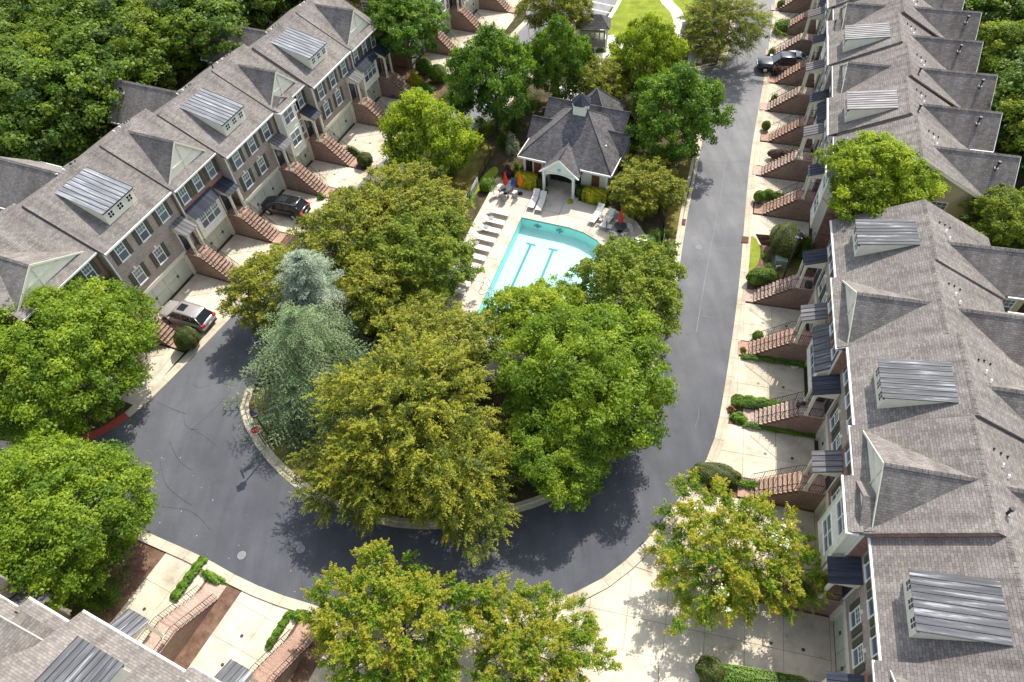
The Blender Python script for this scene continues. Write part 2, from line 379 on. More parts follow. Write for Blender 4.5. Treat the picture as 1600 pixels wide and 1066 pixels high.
def copy_tree(o, parent=None):
    c = o.copy(); C.link(c)
    if parent is not None: c.parent = parent
    for ch in KIDS.get(o.name, [x for x in o.children]): copy_tree(ch, c)
    return c
KIDS = {}

# ------------------------------------------------------------------ ground and roads
def PX(lst, z=0.0): return [at(x, y, z).xy for x, y in lst]
right_outer = smooth(PX([(1240, -150), (1222, -80), (1211, 0), (1195, 115), (1172, 250), (1155, 440), (1133, 600), (1115, 690), (1092, 738), (1060, 780), (1010, 845), (940, 905), (860, 940), (760, 968), (650, 985), (560, 972), (505, 950), (440, 930), (380, 905), (320, 872), (260, 845), (228, 831), (200, 827), (130, 818), (0, 800), (-300, 770)]), 5)
left_outer = smooth(PX([(-320, 690), (-100, 695), (60, 706), (110, 700), (160, 680), (200, 655), (240, 620), (300, 560), (358, 500), (450, 405), (550, 300), (586, 263), (650, 205), (725, 145), (803, 58), (830, 30), (900, -60), (960, -150)]), 5)
lo_n = [p for p in left_outer if p.y > 36.0]
left_inner = offset_line(lo_n, -5.7)[::-1]                      # northern end first, coming south
inner_right = smooth(PX([(1172, -150), (1158, -60), (1148, 0), (1140, 60), (1128, 92), (1114, 104), (1092, 103), (1080, 112), (1082, 135), (1094, 160), (1092, 210), (1083, 260), (1068, 330), (1058, 390), (1050, 440), (1032, 520), (1008, 600), (975, 672), (930, 730), (862, 774), (760, 806), (690, 818), (600, 812), (500, 777), (430, 720), (394, 668), (384, 640), (387, 618), (398, 602)]), 5)
island = list(inner_right) + [p for p in left_inner[::-1] if p.y > 39.5]
island = [p for p in island]
road_outline = list(right_outer) + list(left_outer)

pool_out = [Vector((1.75, 49.2)), Vector((6.0, 47.35)), Vector((7.3, 46.5)), Vector((8.4, 45.3)), Vector((9.1, 43.6)), Vector((9.2, 41.6)), Vector((8.3, 38.8)), Vector((6.6, 35.0)), Vector((3.2, 34.2)), Vector((-1.2, 34.6)), Vector((-3.75, 35.0))]
big = [(-420, -120), (420, -120), (420, 700), (-420, 700)]
ground = sheet('ground', big, 0.0, 'ground', holes=[pool_out])
road = sheet('road', road_outline, 0.035, 'asphalt', holes=[pool_out])
# the island inside the loop: a raised bed whose outline is the inner road edge
isl = sheet('island_bed', island, 0.11, 'bed', holes=[pool_out], depth=0.11)
M_pool = None

def kerb(name, line, side, step=1.9, width=0.66, red=None, high=0.10):
    """rolled concrete kerb cut in segments; side=+1 puts it left of travel"""
    root = sheet(name, list(line) + offset_line(line, side * (width - 0.03))[::-1], 0.045, 'joint')
    pts = resample(list(line), step)
    prof = [(0.0, 0.03), (0.0, 0.052), (0.34, 0.062), (0.40, high), (width, high + 0.012), (width, 0.0)]
    for i in range(len(pts) - 1):
        a, b = pts[i], pts[i + 1]; t = (b - a).normalized(); t2 = ((pts[i + 2] - b).normalized() if i + 2 < len(pts) else t); t0 = ((a - pts[i - 1]).normalized() if i else t)
        na = (t + t0).normalized(); nb = (t + t2).normalized()
        na = Vector((-na.y, na.x)) * side; nb = Vector((-nb.y, nb.x)) * side
        mat = 'redkerb' if (red and red[0] < a.x < red[1] and red[2] < a.y < red[3]) else 'kerb'
        m = mb(mat); vs = [(*(a + t * 0.012 + na * q), z) for q, z in prof] + [(*(b - t * 0.012 + nb * q), z) for q, z in prof]
        n = len(prof)
        m.add(vs, [tuple(range(n)), tuple(range(2 * n - 1, n - 1, -1))] + [(j, j + 1, j + 1 + n, j + n) for j in range(n - 1)])
        m.build('kerb_segment', root)
    return root
kerb('kerb', [p for p in right_outer if -60 < p.x and p.y < 130], +1)
kerb('kerb', [p for p in left_outer if p.y < 130], +1, red=(-36, -30, 26, 30.5))
kerb('kerb', offset_line([p for p in inner_right if p.y < 130], 0.42), -1, width=0.68, high=0.15)
kerb('kerb', offset_line([p for p in left_inner if p.y < 130 and p.y > 38], -0.42), +1, width=0.68, high=0.15)

# brick drain collars set in the kerb
def inlet(px, py, rz, label):
    p = at(px, py); r = empty('kerb_drain', (p.x, p.y, 0.1), rz); setp(r, label, 'drain')
    mb('joint').box(-0.3, 0.3, -0.42, 0.42, -0.04, 0.022).build('frame', r)
    me = cached('drainbrick', lambda: mb('riser').box(-0.27, 0.27, -0.055, 0.055, 0.0, 0.05).mesh('brick'))
    for i in range(6): inst('brick', me, r, (0, -0.33 + i * 0.132, 0))
inlet(1164, 376, math.radians(-19), 'brown brick kerb drain beside the grass strip on the right road')
inlet(1066, 348, math.radians(-19), 'brown brick kerb drain on the pool side of the right road')
inlet(1090, 741, math.radians(-40), 'brown brick kerb drain by the blossoming crape myrtle')

# tar seals, seams and scuffs on the asphalt
def ribbon(name, pxs, w, mat, z=0.042, jit=0.0, seed=1):
    rg = random.Random(seed); P = smooth(PX(pxs), 5); P = [p + Vector((rg.uniform(-jit, jit), rg.uniform(-jit, jit))) for p in P]
    ws = [w * rg.uniform(0.6, 1.3) for _ in P]
    L = [offset_line(P, x / 2)[i] for i, x in enumerate(ws)]; R_ = [offset_line(P, -x / 2)[i] for i, x in enumerate(ws)]
    vs = [(*p, z) for p in L] + [(*p, z) for p in R_]; n = len(P)
    me = bpy.data.meshes.new(name); me.from_pydata(vs, [], [(i, i + n, i + 1 + n, i + 1) for i in range(n - 1)]); me.materials.append(M[mat])
    return inst(name, me, road)
for i, c in enumerate([[(245, 628), (270, 640), (292, 648)], [(300, 600), (312, 606), (330, 602)], [(290, 680), (305, 668), (335, 640), (352, 622)],
                       [(287, 645), (292, 668), (312, 672)], [(300, 670), (330, 690), (345, 705)], [(330, 590), (350, 600), (372, 604)], [(265, 690), (280, 720), (300, 735)],
                       [(520, 905), (560, 880), (640, 870)], [(900, 860), (930, 845), (960, 850)], [(1078, 385), (1130, 395), (1158, 403)], [(1085, 492), (1120, 498), (1150, 505)], [(1075, 620), (1092, 640), (1086, 668)], [(700, 930), (760, 922), (820, 905)], [(450, 860), (500, 885), (520, 900)], [(1098, 250), (1130, 256), (1160, 252)], [(1105, 180), (1150, 190)], [(215, 760), (250, 790), (300, 800), (330, 830)], [(470, 900), (480, 930), (520, 945)], [(950, 880), (990, 840), (1040, 790)], [(250, 720), (262, 760), (300, 790)]]):
    ribbon('tar_crack', c, 0.028, 'tar', jit=0.03, seed=i)
ribbon('paving_seam', [(1122, 330), (1108, 400), (1096, 470), (1088, 520)], 0.05, 'scuff', jit=0.01)
ribbon('paving_seam', [(1160, 60), (1148, 150), (1136, 240), (1124, 318)], 0.04, 'scuff', jit=0.01)
for px, py in [(378, 868), (1092, 387), (470, 858)]:
    p = at(px, py); m = MB().mat('tar'); m.tube([(p.x, p.y, 0.03), (p.x, p.y, 0.043)], 0.34, 20); m.mat('scuff').tube([(p.x, p.y, 0.03), (p.x, p.y, 0.046)], 0.30, 20)
    m.build('manhole_cover', road)
rg = random.Random(5); fl = MB().mat('scuff')
fm = MB(); fm.mat('petal_white'); 
for i in range(190):
    while True:
        px, py = rg.choice([(rg.uniform(200, 420), rg.uniform(560, 900)), (rg.uniform(560, 960), rg.uniform(800, 960)), (rg.uniform(210, 560), rg.uniform(700, 950)), (rg.uniform(1060, 1190), rg.uniform(120, 600))])
        p = at(px, py)
        if rg.random() < 0.7 and px > 1050: continue
        break
    s = rg.uniform(0.015, 0.035); t = rg.uniform(0, 3.14); c, q = math.cos(t) * s, math.sin(t) * s
    fm.mat(rg.choice(['petal_white', 'drygrass', 'scuff', 'scuff', 'drygrass', 'kerb'])).add([(p.x + c, p.y + q, 0.046), (p.x - q, p.y + c, 0.05), (p.x - c, p.y - q, 0.046), (p.x + q, p.y - c, 0.054)], [(0, 1, 2, 3)])
me = fm.mesh('fallen_leaves', flip=False); setp(inst('fallen_leaves', me), 'small pale fallen leaves scattered over the dark asphalt loop', 'leaves', kind='stuff')

# lawns, beds, paths inside and outside the loop
def lawn(pxs, mat='lawn', z=0.122, name='lawn', sm=True): return sheet(name, smooth(PX(pxs + [pxs[0]]), 4)[:-1] if sm else PX(pxs), z, mat)
lawn([(1030, -60), (968, -20), (958, 12), (940, 48), (950, 54), (972, 66), (1005, 66), (1030, 62), (1048, 48), (1054, 28), (1044, 8), (1030, -8)])
lawn([(1045, -60), (1042, -8), (1058, 12), (1068, 38), (1082, 48), (1096, 30), (1100, -60)])
lawn([(948, 82), (975, 73), (1000, 82), (990, 110), (950, 100)])
lawn([(722, 200), (755, 215), (772, 238), (758, 262), (735, 300), (700, 330), (680, 280), (700, 230)], 'drygrass')
lawn([(1068, 240), (1086, 250), (1072, 320), (1058, 372), (1040, 352), (1050, 300)], 'drygrass')
lawn([(392, 650), (402, 615), (440, 600), (500, 640), (520, 740), (470, 745), (430, 712), (402, 680)], 'drygrass')
lawn([(735, 315), (757, 290), (778, 272), (772, 262), (752, 280), (728, 310), (712, 345), (722, 350)], 'lawn', 0.126)
lawn([(1166, 370), (1180, 372), (1188, 392), (1184, 412), (1172, 424), (1161, 432), (1163, 400)], 'lawn', 0.03)
lawn([(1180, 366), (1262, 372), (1268, 395), (1275, 455), (1262, 462), (1160, 470), (1158, 440), (1186, 410), (1192, 388)], 'mulch', 0.024, 'planting_bed', False)
lawn([(596, 60), (650, 92), (700, 140), (640, 215), (612, 232), (600, 190), (590, 110)], 'mulch', 0.02, 'planting_bed', False)
lawn([(1255, 425), (1245, 440), (1222, 442), (1213, 420), (1225, 405), (1250, 402)], 'drygrass', 0.03)
# parking lot and its bays
lot = sheet('parking_lot', PX([(850, -90), (990, -90), (968, -4), (940, 36), (905, 30), (850, 40), (828, 62), (822, 20)]), 0.13, 'asphalt')
for a_, b_ in [((912, 1), (962, 12)), ((912, 13), (953, 22)), ((900, 25), (945, 31)), ((920, -10), (975, 0)), ((925, -22), (985, -12))]:
    p, q = at(*a_).xy, at(*b_).xy; nrm = (q - p).normalized(); nrm = Vector((-nrm.y, nrm.x)) * 0.09
    me = bpy.data.meshes.new('bay_line'); me.from_pydata([(*(p + nrm), 0.136), (*(p - nrm), 0.136), (*(q - nrm), 0.136), (*(q + nrm), 0.136)], [], [(0, 1, 2, 3)]); me.materials.append(M['line']); inst('bay_line', me, lot)
def strip_path(name, pxs, w, z, mat='path', n=10):
    P = smooth(PX(pxs), n); return sheet(name, offset_line(P, w / 2) + offset_line(P, -w / 2)[::-1], z, mat, depth=0.05)
strip_path('kerb_path', [(992, -60), (969, 0), (950, 33), (937, 54)], 0.5, 0.135)
strip_path('footpath', [(1030, -60), (1038, -4), (1056, 20), (1062, 42), (1054, 58)], 1.5, 0.134)
strip_path('footpath', [(1010, 76), (978, 70), (955, 64), (932, 56)], 1.5, 0.138)
strip_path('footpath', [(985, 71), (955, 78), (938, 95), (925, 120), (905, 150), (880, 165)], 1.4, 0.131)
sheet('footpath', PX([(925, 60), (960, 56), (950, 88), (930, 92)]), 0.145, 'path')
strip_path('footpath', [(1085, 100), (1085, 78), (1075, 62), (1060, 55)], 1.6, 0.142)

# pool deck as slabs on a bed
A = Vector((0.906, -0.423)); B = Vector((0.37, 0.929))        # across and along the pool
deck_poly = [Vector((-0.55, 54.6)), Vector((-2.9, 48.75)), Vector((-5.4, 42.3)), Vector((-7.2, 37.5)), Vector((-5.5, 31.5)), Vector((0, 30.2)), Vector((7.5, 31.0)), Vector((11.5, 36.5)), Vector((12.9, 41.0)), Vector((13.0, 44.8)), Vector((12.3, 47.4)), Vector((10.9, 49.0)), Vector((4.9, 52.3))]
deck = sheet('pool_deck', deck_poly, 0.15, 'deck', holes=[pool_out], depth=0.1)
o0 = Vector((1.75, 49.2))
def deck_joint(a0, b0, a1, b1):
    p = o0 + A * a0 + B * b0; q = o0 + A * a1 + B * b1; t = (q - p).normalized(); nn = Vector((-t.y, t.x)) * 0.02
    me = bpy.data.meshes.new('deck_joint'); me.from_pydata([(*(p + nn), 0.154), (*(p - nn), 0.154), (*(q - nn), 0.154), (*(q + nn), 0.154)], [], [(0, 1, 2, 3)]); me.materials.append(M['joint']); inst('deck_joint', me, deck)
for b_ in (-3, -6, -9, -12): deck_joint(-2.9, b_, -0.35, b_)
deck_joint(0, 0.3, 0, 4.8); deck_joint(-2.6, 1.6, 8.3, 1.6); deck_joint(3.3, 0.3, 3.3, 3.2); deck_joint(6.6, 0.1, 6.6, 2.3)
# pool: coping, shell, tile band, lanes, water
pool = empty('swimming_pool', (0, 0, 0)); setp(pool, kind='structure')
def mat_simple(name, c, rough=0.6, spec=0.4):
    k = NT(name, rough, spec); k.col(c); return k.m
M['pool_floor'] = plain('pool_plaster', (0.52, 0.74, 0.72), 0.6, 0.3, var=0.03)
M['pool_wall'] = plain('pool_wall_plaster', (0.36, 0.74, 0.71), 0.6, 0.3, var=0.05)
M['tile'] = plain('pool_tile_band', (0.03, 0.22, 0.24), 0.3, 0.5)
kk = NT('pool_water', 0.03, 0.5); 
tr_ = kk.n('ShaderNodeBsdfTransparent'); tr_.inputs[0].default_value = (0.86, 0.985, 0.975, 1)
gl_ = kk.n('ShaderNodeBsdfGlossy'); gl_.inputs['Roughness'].default_value = 0.04
fr_ = kk.n('ShaderNodeFresnel'); fr_.inputs[0].default_value = 1.33
bp_ = kk.n('ShaderNodeBump'); bp_.inputs['Strength'].default_value = 0.25; bp_.inputs['Distance'].default_value = 0.03
kk.l(kk.noise(2.2, 3, kk.pos), bp_.inputs['Height']); kk.l(bp_.outputs[0], gl_.inputs['Normal'])
mx_ = kk.n('ShaderNodeMixShader'); kk.l(fr_.outputs[0], mx_.inputs[0]); kk.l(tr_.outputs[0], mx_.inputs[1]); kk.l(gl_.outputs[0], mx_.inputs[2])
kk.l(mx_.outputs[0], kk.t.nodes['Material Output'].inputs['Surface']); M['water'] = kk.m
n = len(pool_out)
sheet('pool_floor', pool_out, -1.05, 'pool_floor', parent=pool)
w_ = MB().mat('pool_wall'); w_.add([(*p, -1.05) for p in pool_out] + [(*p, 0.02) for p in pool_out], [(i, (i + 1) % n, (i + 1) % n + n, i + n) for i in range(n)]); w_.build('pool_wall', pool)
inn = [p + (Vector((2.3, 41.5)) - p).normalized() * 0.012 for p in pool_out]
w_ = MB().mat('tile'); w_.add([(*p, 0.0) for p in inn] + [(*p, 0.13) for p in inn], [(i, (i + 1) % n, (i + 1) % n + n, i + n) for i in range(n)]); w_.build('tile_band', pool)
sheet('water', pool_out, 0.06, 'water', parent=pool)
cop_in = [p + (Vector((2.3, 41.5)) - p).normalized() * 0.06 for p in pool_out]; cop_out = [p - (Vector((2.3, 41.5)) - p).normalized() * 0.30 for p in pool_out]
for i in range(n):
    j = (i + 1) % n; L = (pool_out[j] - pool_out[i]).length; ns = max(1, round(L / 1.0))
    for q in range(ns):
        t0, t1 = q / ns + 0.012 / L, (q + 1) / ns - 0.012 / L
        quad = [cop_in[i].lerp(cop_in[j], t0), cop_in[i].lerp(cop_in[j], t1), cop_out[i].lerp(cop_out[j], t1), cop_out[i].lerp(cop_out[j], t0)]
        mb('deck').extz(quad, 0.14, 0.178).build('coping_stone', pool)
def lane(a, b0, b1):
    w = 0.12; z = -1.04
    for (a0, a1, c0, c1) in [(a - w, a + w, b0, b1), (a - 0.45, a + 0.45, b0, b0 + 0.22)]:
        q = [o0 + A * a0 + B * c0, o0 + A * a1 + B * c0, o0 + A * a1 + B * c1, o0 + A * a0 + B * c1]
        mb('tile').extz(q, z, z + 0.015).build('lane_line', pool)
lane(1.55, -2.1, -10.4); lane(3.75, -2.1, -10.4)
for a_ in (1.6, 3.8):
    p = o0 + A * a_ + B * (-0.03); r = mb('tile'); r.extz([p + A * -0.35 + B * -0.01, p + A * -0.35 - B * 0.03, p + A * 0.35 - B * 0.03, p + A * 0.35 - B * 0.01], -0.55, -0.4); r.extz([p + A * -0.09 + B * -0.01, p + A * -0.09 - B * 0.04, p + A * 0.09 - B * 0.04, p + A * 0.09 - B * 0.01], -0.72, -0.25)
    r.build('target_cross', pool)
lad = empty('pool_ladder', (*(o0 + A * 0.0 + B * -9.4), 0.15), math.radians(-25)); setp(lad, 'steel pool ladder on the left edge of the pool', 'ladder')
for s in (-0.27, 0.27):
    mb('chrome').tube([(-0.55, s, 0), (-0.5, s, 0.6), (-0.3, s, 0.85), (0.0, s, 0.8), (0.18, s, 0.5), (0.2, s, -1.0)], 0.028, 8).build('handrail', lad)
for z in (-0.3, -0.6, -0.9): mb('chrome').box(0.14, 0.24, -0.27, 0.27, z - 0.02, z + 0.02).build('rung', lad)

# ------------------------------------------------------------------ townhouses
EZ = 8.0                                                       # eaves height
def win_frame(w, h, cols=2, arch=False, grid='upper'):
    def f():
        m = mb('white'); t = 0.07
        m.box(-w/2, -w/2 + t, -0.05, 0.02, -h/2, h/2).box(w/2 - t, w/2, -0.05, 0.02, -h/2, h/2)
        m.box(-w/2 + t, w/2 - t, -0.05, 0.02, h/2 - t, h/2).box(-w/2 - 0.04, w/2 + 0.04, -0.09, 0.02, -h/2 - 0.06, -h/2 + t - 0.01)
        m.box(-w/2 + t, w/2 - t, -0.045, 0.0, -0.035, 0.035)
        for i in range(1, cols):
            x = -w/2 + w * i / cols; m.box(x - 0.035, x + 0.035, -0.042, 0.0, -h/2 + t, h/2 - t)
        if grid == 'upper':
            for i in (1, 2): 
                for c in range(cols):
                    x = -w/2 + w * c / cols + (w / cols) * i / 3; m.box(x - 0.013, x + 0.013, -0.03, -0.005, 0.035, h/2 - t)
            z = h / 4; m.box(-w/2 + t, w/2 - t, -0.032, -0.007, z - 0.013, z + 0.013)
        if arch:
            m.mat('cream').extx([(-0.06, 0), (-0.06, 0.01), (0, 0.01), (0, 0)], 0, 0.001) if False else None
            m.mat('grey_brick').box(-w/2 - 0.1, w/2 + 0.1, -0.03, 0.02, h/2 + 0.002, h/2 + 0.2)
            m.mat('cream').exty([(-0.07, h/2 + 0.0), (0.07, h/2), (0.11, h/2 + 0.28), (-0.11, h/2 + 0.28)], -0.07, 0.02)
        return m.mesh('window')
    return cached(('win', w, h, cols, arch, grid), f)
def win_pane(w, h, up): return cached(('pane', w, h, up), lambda: mb('glass_hi' if up else 'glass_lo').box(-w/2, w/2, -0.022, -0.012, -h/2, h/2).mesh('pane'))
def add_window(par, x, y, z, w=0.92, h=1.5, cols=1, arch=False, grid='upper', rz=0.0):
    f = inst('window', win_frame(w, h, cols, arch, grid), par, (x, y, z), (0, 0, rz)); pw = w / cols - 0.11 if cols > 1 else w - 0.14
    for c in range(cols):
        cx = -w/2 + w * (c + 0.5) / cols
        inst('pane', win_pane(round(pw, 3), round(h/2 - 0.105, 3), True), f, (cx, 0, h/4)); inst('pane', win_pane(round(pw, 3), round(h/2 - 0.105, 3), False), f, (cx, 0, -h/4))
    return f
def shutter_mesh(h):
    def f():
        m = mb('shutter'); w = 0.40; m.box(-w/2, w/2, -0.035, 0.0, -h/2, h/2)
        for z0, z1 in ((-h/2 + 0.06, -0.04), (0.04, h/2 - 0.06)):
            k = 7
            for i in range(k):
                a = z0 + (z1 - z0) * i / k; b = z0 + (z1 - z0) * (i + 0.75) / k
                m.extx([(-0.035, a), (-0.065, a), (-0.04, b), (-0.035, b)], -w/2 + 0.05, w/2 - 0.05)
        return m.mesh('shutter')
    return cached(('shutter', h), f)
def shuttered(par, x, y, z, w=0.92, h=1.5, arch=False, left=True, right=True):
    add_window(par, x, y, z, w, h, 1, arch)
    for s, on in ((-1, left), (1, right)):
        if on: inst('shutter', shutter_mesh(h), par, (x + s * (w/2 + 0.23), y, z))

def panel_run(par, name, x0, x1, n, ya, za, yb, zb, mat, t=0.05, rib=0.03, z_=0.0):
    """n standing-seam panels side by side in x, sloping from (ya,za) up to (yb,zb)"""
    w = (x1 - x0) / n; L = math.hypot(yb - ya, zb - za); ny, nz = -(zb - za) / L, (yb - ya) / L
    def f():
        m = mb(mat)
        m.extx([(0, 0), (yb - ya, zb - za), (yb - ya + ny * t, zb - za + nz * t), (ny * t, nz * t)], -w/2, w/2 - 0.004)
        m.mat('seam').extx([(ny * t, nz * t), (yb - ya + ny * t, zb - za + nz * t), (yb - ya + ny * (t + rib), zb - za + nz * (t + rib)), (ny * (t + rib), nz * (t + rib))], w/2 - 0.045, w/2 - 0.008)
        return m.mesh(name)
    me = cached((name, round(w, 3), round(yb - ya, 3), round(zb - za, 3), mat), f)
    for i in range(n): inst(name, me, par, (x0 + w * (i + 0.5), ya, za))

def garage_panel(w, h): return cached(('gp', round(w, 3), h), lambda: mb('garage').box(-w/2, w/2, -0.035, 0, -h/2, h/2).box(-w/2 + 0.05, w/2 - 0.05, -0.05, -0.035, -h/2 + 0.05, h/2 - 0.05).mesh('door_panel'))

def vent_pipe(par, x, y, z, kind=0):
    if kind == 0:
        me = cached('vent0', lambda: mb('black').tube([(0, 0, -0.3), (0, 0, 0.45)], 0.07, 10).tube([(0, 0, 0.45), (0, 0, 0.62)], 0.12, 10).mat('chairgrey').box(-0.13, 0.13, -0.13, 0.13, -0.04, 0.04).mesh('flue_pipe'))
        return inst('flue_pipe', me, par, (x, y, z))
    if kind == 1:
        me = cached('vent1', lambda: mb('black').tube([(0, 0, -0.3), (0, 0, 0.18)], 0.055, 8).mesh('vent_stub'))
        return inst('vent_stub', me, par, (x, y, z))
    me = cached('vent2', lambda: mb('white').tube([(0, 0, -0.3), (0, 0, 0.16)], 0.05, 8).tube([(0, 0, 0.14), (-0.15, 0.03, 0.2)], 0.05, 8).mesh('white_vent'))
    return inst('white_vent', me, par, (x, y, z))

def townhouse(typ, W, mir, loc, rz, label, EZ=8.0, rear_hw=2.3, rear_on=True, gshift=0.45, gslope=0.92, half=5.0, zr=10.8, group='townhouses', porch='metal_porch', roofmetal='metal', dorm=None, ends=(False, False), rear=(0.55, 2.2), vents=True, seed=0, name='townhouse', bay=None):
    rg = random.Random(seed); T = empty(name, loc, rz); setp(T, label, 'townhouse', group)
    X = (lambda x: -x) if mir else (lambda x: x)
    sl = (zr - EZ) / (half + 0.35); Y1 = 2 * half
    def roofz(y): return EZ + (y + 0.35) * sl if y < half else zr - (y - half) * sl
    brick = 'grey_brick' if typ == 'G' else 'red_brick'
    g0, g1 = 1.78, W - 0.42; gh = 2.3
    new = lambda mat: MB(mir).mat(mat)
    # masonry
    m = new(brick); m.box(0.01, g0 - 0.12, 0, 0.28, 0, EZ - 0.06); m.box(g1 + 0.12, W - 0.01, 0, 0.28, 0, EZ - 0.06); m.box(g0 - 0.12, g1 + 0.12, 0, 0.28, gh + 0.14, EZ - 0.06)
    m.build('front_wall', T)
    sb = 'siding' if ends[0] or ends[1] else brick
    for (xa, xb), e in (((0.012, 0.2), ends[0]), ((W - 0.2, W - 0.012), ends[1])):
        s_ = new('red_brick' if e else brick); s_.extx([(0.282, 0), (2.6, 0), (2.6, roofz(2.6) - 0.16), (0.282, roofz(0.282) - 0.16)] if e else [(0.282, 0), (Y1, 0), (Y1, EZ - 0.1), (half, zr - 0.18), (0.282, roofz(0.282) - 0.16)], xa, xb); s_.build('side_wall', T)
        if e:
            s_ = new('siding'); s_.extx([(2.604, 0), (Y1, 0), (Y1, EZ - 0.1), (half, zr - 0.18), (2.604, roofz(2.604) - 0.16)], xa, xb); s_.build('side_wall', T)
    new('siding').box(0.2, W - 0.2, Y1 - 0.2, Y1 - 0.005, 0, EZ - 0.1).build('rear_wall', T)
    # roof
    x0 = -0.3 if ends[0] else 0.004; x1 = W + 0.3 if ends[1] else W - 0.004
    r = new('shingle'); r.extx([(-0.35, EZ - 0.09), (-0.35, EZ + 0.03), (half, zr + 0.03), (Y1 + 0.35, EZ + 0.03), (Y1 + 0.35, EZ - 0.09), (half, zr - 0.12)], x0, x1)
    roof = r.build('roof', T)
    cp = new('shingle'); cx0 = x0 + 0.01
    while cx0 < x1 - 0.1:
        w_ = min(0.3, x1 - cx0 - 0.01); l_ = 0.02
        cp.extx([(half - 0.17, zr - 0.17 * sl + 0.045), (half, zr + 0.065), (half + 0.17, zr - 0.17 * sl + 0.045), (half, zr + 0.02)], cx0, cx0 + w_ - 0.02); cx0 += 0.3
    cp.build('ridge_cap', roof)
    new('white').box(x0 + 0.01, x1 - 0.01, -0.46, -0.352, EZ - 0.12, EZ + 0.015).build('gutter', T)
    new('cream').box(x0 + 0.01, x1 - 0.01, -0.35, -0.002, EZ - 0.14, EZ - 0.095).build('soffit', T)
    new('white').box(W - 0.16, W - 0.07, -0.1, -0.004, 0.1, EZ - 0.14).build('downspout', T)
    if ends[0] or ends[1]:
        for xe, e in ((x0, ends[0]), (x1, ends[1])):
            if e: 
                m = new('cream'); m.extx([(-0.36, EZ - 0.2), (-0.36, EZ - 0.01), (half, zr - 0.01), (Y1 + 0.36, EZ - 0.01), (Y1 + 0.36, EZ - 0.2), (half, zr - 0.2)], xe - 0.03, xe + 0.03); m.build('bargeboard', T)
                for yy, zz in ((4.4, 6.6), (4.4, 3.6), (7.6, 6.4), (7.6, 3.6)):
                    xx = X(W - 0.01 if e is ends[1] and xe == x1 else 0.01)
                    add_window(T, xx, yy, zz, 1.2, 1.5, 1, rz=math.radians(90 if xx > 0 else -90) if not mir else math.radians(90 if xx > 0 else -90))
    # rear cross gable and wing
    xg, ye = W * rear[0], Y1 + rear[1]; hw = rear_hw; zg = zr - 0.6; zb = zg - hw * 0.9
    yst = half + (zr - zg) / sl
    if rear_on:
        m = new('shingle_dark'if False else 'shingle'); m.exty([(xg - hw, zb), (xg, zg), (xg + hw, zb), (xg + hw, zb - 0.1), (xg, zg - 0.14), (xg - hw, zb - 0.1)], yst - 0.1, ye); rgo = m.build('rear_gable_roof', T)
        m = new('shingle'); yy = yst
        while yy < ye - 0.1:
            m.exty([(xg - 0.16, zg - 0.075), (xg, zg + 0.045), (xg + 0.16, zg - 0.075), (xg, zg - 0.02)], yy, min(yy + 0.28, ye - 0.02)); yy += 0.3
        m.build('ridge_cap', rgo)
        m = new('siding'); m.box(xg - hw + 0.3, xg + hw - 0.3, Y1 + 0.003, ye - 0.35, 0, zb + 0.1); m.exty([(xg - hw + 0.3, zb + 0.1), (xg + hw - 0.3, zb + 0.1), (xg, zg - 0.16)], Y1 + 0.003, ye - 0.35); m.build('rear_wing', T)
        m = new('white'); m.exty([(xg - hw - 0.02, zb - 0.13), (xg - hw - 0.02, zb - 0.01), (xg, zg - 0.02), (xg + hw + 0.02, zb - 0.01), (xg + hw + 0.02, zb - 0.13), (xg, zg - 0.17)], ye - 0.02, ye + 0.04)
        m.box(xg - hw - 0.09, xg - hw - 0.003, Y1 + 0.5, ye, zb - 0.12, zb - 0.01); m.box(xg + hw + 0.003, xg + hw + 0.09, Y1 + 0.5, ye, zb - 0.12, zb - 0.01); m.build('rear_trim', T)
        for sgn in (-1, 1):
            xx = X(xg + sgn * (hw - 0.29)); add_window(T, xx, Y1 + (rear[1] - 0.35) / 2, zb - 1.2, 0.9, 1.4, 1, rz=math.radians(90 if (sgn > 0) != mir else -90))
    if vents:
        if rear_on and rg.random() < 0.75: vent_pipe(T, X(xg + 0.9), ye - 1.5 + rg.uniform(-0.4, 0.4), zg - 0.65, 0)
        for q in range(3): vent_pipe(T, X(W * 0.25 + rg.uniform(-0.1, 0.1)) , half + 0.9 + q * 0.42, roofz(half + 0.9 + q * 0.42) + 0.02, 1)
        for q in range(2): vent_pipe(T, X(W * 0.25 + 0.9 + q * 0.55), half + 1.2 + q * 0.2, roofz(half + 1.2 + q * 0.2) + 0.02, 2)
        if rg.random() < 0.35: vent_pipe(T, X(W * 0.8), half + 0.8, roofz(half + 0.8), 0)
    # garage
    gc = (g0 + g1) / 2
    m = new('garage'); m.box(g0, g1, 0.2, 0.26, 0.02, gh); gd = m.build('garage_door', T)
    npn = 4; pw = (g1 - g0 - 0.06) / npn
    for i in range(npn):
        for j in range(2): inst('door_panel', garage_panel(pw - 0.05, 1.02), gd, (X(g0 + 0.03 + pw * (i + 0.5)), 0.199, 0.60 + j * 1.1))
    for s in (-1, 1):
        for q in (-0.06, 0.06): inst('handle', cached('gh', lambda: mb('black').box(-0.025, 0.025, -0.06, 0, -0.13, 0.13).mesh('handle')), gd, (X(gc + s * pw + q * 1.0), 0.165, 1.1))
    m = new('cream'); m.box(g0 - 0.12, g0, -0.03, 0.27, 0, gh + 0.14).box(g1, g1 + 0.12, -0.03, 0.27, 0, gh + 0.14).box(g0 - 0.12 + 0.003, g1 + 0.12 - 0.003, -0.045, 0.27, gh, gh + 0.137); m.build('garage_surround', T)
    new('concrete').box(g0 - 0.2, g1 + 0.2, -0.05, -0.032, 0, 0.001 + 0.3).box(g0 - 0.3, g0 - 0.13, -0.05, 0.0, 0, 0.3) if False else None
